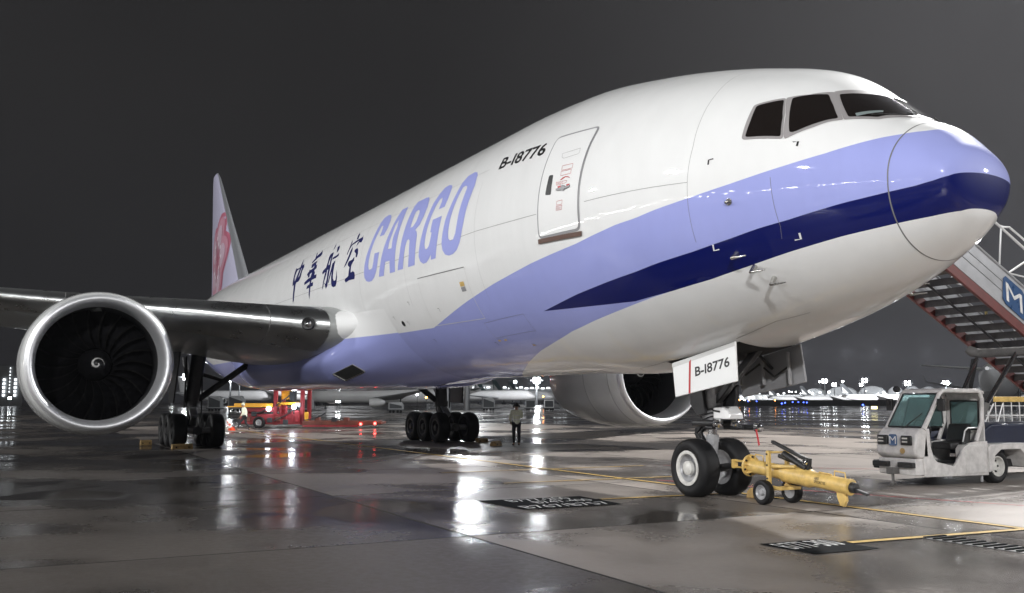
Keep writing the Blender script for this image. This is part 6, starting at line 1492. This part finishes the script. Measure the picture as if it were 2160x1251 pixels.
dolly('container dolly below the right gear\'s side brace', 500, 170, 2.6, 2.2, 'far_grey')
dolly('grey container dolly just right of the right gear strut', 455, 180, 2.4, 2.2, 'far_grey')
# steel cage trolley and yellow guard behind the stair truck
cg = thing('cage_trolley', 'white wire cage trolley with yellow guard bar behind the stair truck', 'trolley', W(*bgpos(2115, 42), 0), rot=R(62.5), local=True)
mb = MB(); mb.box((0, 0, .35), (3.4, 1.2, .1)); mb.build('bed', 'gear_dark', cg)
for k in range(9):
    mb = MB(); mb.tube([(-1.3 + k * .34, -.6, .4), (-1.3 + k * .34, -.6, 1.75)], .022, 6); mb.build('bar', 'rail_white', cg)
for z in (.8, 1.2, 1.6):
    mb = MB(); mb.tube([(-1.35, -.6, z), (1.45, -.6, z)], .02, 6); mb.build('bar', 'rail_white', cg)
mb = MB(); mb.tube([(-1.3, -.6, .5), (-.7, -.6, 1.7)], .03, 6); mb.tube([(-.7, -.6, .5), (-.3, -.6, 1.7)], .03, 6); mb.build('brace', 'rail_white', cg)
mb = MB(); mb.box((.2, -.62, 1.88), (3.4, .1, .22)); mb.build('guard_bar', 'tow_yellow', cg, bevel=.01)
for x in (-1.2, 1.2):
    for y in (-.5, .5):
        mb = MB(); mb.lathe((x, y, .16), (0, 1, 0), [(0, -.06), (.16, -.05), (.16, .05), (0, .06)], 14); mb.build('wheel', 'void', cg)
# taxiway lights and sign
ORD = ['first', 'second', 'third', 'fourth', 'fifth', 'sixth', 'seventh', 'eighth', 'ninth']
cnt = {}
for px, py, m_, dep in ((1578, 846.8, 'bulb_blue', 300), (1596, 846.8, 'bulb_blue', 320), (1649, 851.5, 'bulb_blue', 240), (1656, 850, 'bulb_blue', 260), (1672, 848.5, 'bulb_blue', 300), (1684, 848.5, 'bulb_blue', 320), (1695, 849, 'bulb_blue', 290), (1702, 849.5, 'bulb_blue', 270), (1820, 854.5, 'bulb_blue', 200), (1560, 844, 'bulb_orange', 340), (1570, 844, 'bulb_white', 340), (1580, 844.5, 'bulb_orange', 330), (1635, 845, 'bulb_orange', 330), (710, 848, 'bulb_white', 200), (716, 848, 'bulb_white', 200), (899, 839, 'bulb_orange', 190), (1146, 837, 'bulb_orange', 260), (880, 833, 'bulb_white', 210)):
    n_ = ORD[cnt.get(m_, 0)]; cnt[m_] = cnt.get(m_, 0) + 1
    lab = {'bulb_blue': n_ + ' blue taxiway light counting right from the nose gear', 'bulb_orange': n_ + ' small orange apron lamp from the nose gear outward', 'bulb_white': n_ + ' small white vehicle lamp on the far apron'}[m_]
    s, y = bgpos(px, dep); h = max(bgz(py, dep), .35)
    t = thing('ground_light', lab, 'lamp', W(s, y, 0), {'bulb_blue': 'blue taxiway lights', 'bulb_orange': 'orange apron lamps', 'bulb_white': 'white vehicle lamps'}[m_])
    mb = MB(); mb.tube([W(s, y, 0), W(s, y, h)], .05, 6); mb.build('stake', 'far_dark', t)
    mb = MB(); mb.lathe(W(s, y, h), (0, 0, 1), [(0, -.12), (.16, -.08), (.20, .05), (.12, .18), (0, .22)], 10); mb.build('bulb', m_, t)
s, y = bgpos(1843, 160); t = thing('taxiway_sign', 'lit yellow taxiway sign left of the stair truck', 'sign', W(s, y, 0), rot=R(62.5), local=True)
mb = MB(); mb.box((0, 0, .75), (1.1, .25, .55)); mb.build('housing', 'far_dark', t, bevel=.02)
mb = MB(); mb.box((0, -.14, .75), (1.0, .03, .45)); mb.build('face', 'sign_lit', t)
for x in (-.4, .4):
    mb = MB(); mb.box((x, 0, .24), (.08, .08, .48)); mb.build('leg', 'far_dark', t)
# ------------------------------------------------------------------ damp night air
hz = MB(); hz.box((-700, 500, 19.0), (3600, 3400, 42.0))
hm = bpy.data.materials.new('damp_air'); hm.use_nodes = True
hm.node_tree.nodes.clear()
_v = hm.node_tree.nodes.new('ShaderNodeVolumePrincipled'); _v.inputs['Color'].default_value = (.9, .92, 1.0, 1); _v.inputs['Density'].default_value = .00017; _v.inputs['Anisotropy'].default_value = .5
_o = hm.node_tree.nodes.new('ShaderNodeOutputMaterial'); hm.node_tree.links.new(_v.outputs[0], _o.inputs['Volume'])
MATS['damp_air'] = hm
hzo = tag(hz.build('haze', 'damp_air', smooth=False), 'thin damp haze over the whole night apron', 'haze', kind='stuff')

# ------------------------------------------------------------------ long lit pier on the near side, seen only as the row of glints in the paint
pr = thing('terminal_pier', 'long low terminal pier mirrored as a row of lights along the fuselage', 'pier', W(60, 150, 0))
mb = MB(); mb.box(W(70, 156, 4.2), (330, 10, 8.4)); mb.build('wall', 'far_grey', pr)
mat('pier_lamp', (1, 1, 1), .3, emit=(1.0, .97, .93), estr=90.0)
lm = MB(); lm.box((0, 0, 0), (2.0, .3, .9)); lme = lm.mesh('lamp', smooth=False); lme.materials.append(MATS['pier_lamp'])
for k in range(46):
    o = bpy.data.objects.new('lamp', lme); COL.objects.link(o); setparent(o, pr)
    o.location = W(-90 + k * 7.0 + random.uniform(-2, 2), 150.6, random.choice((3.2, 5.6, 5.9, 8.8)))
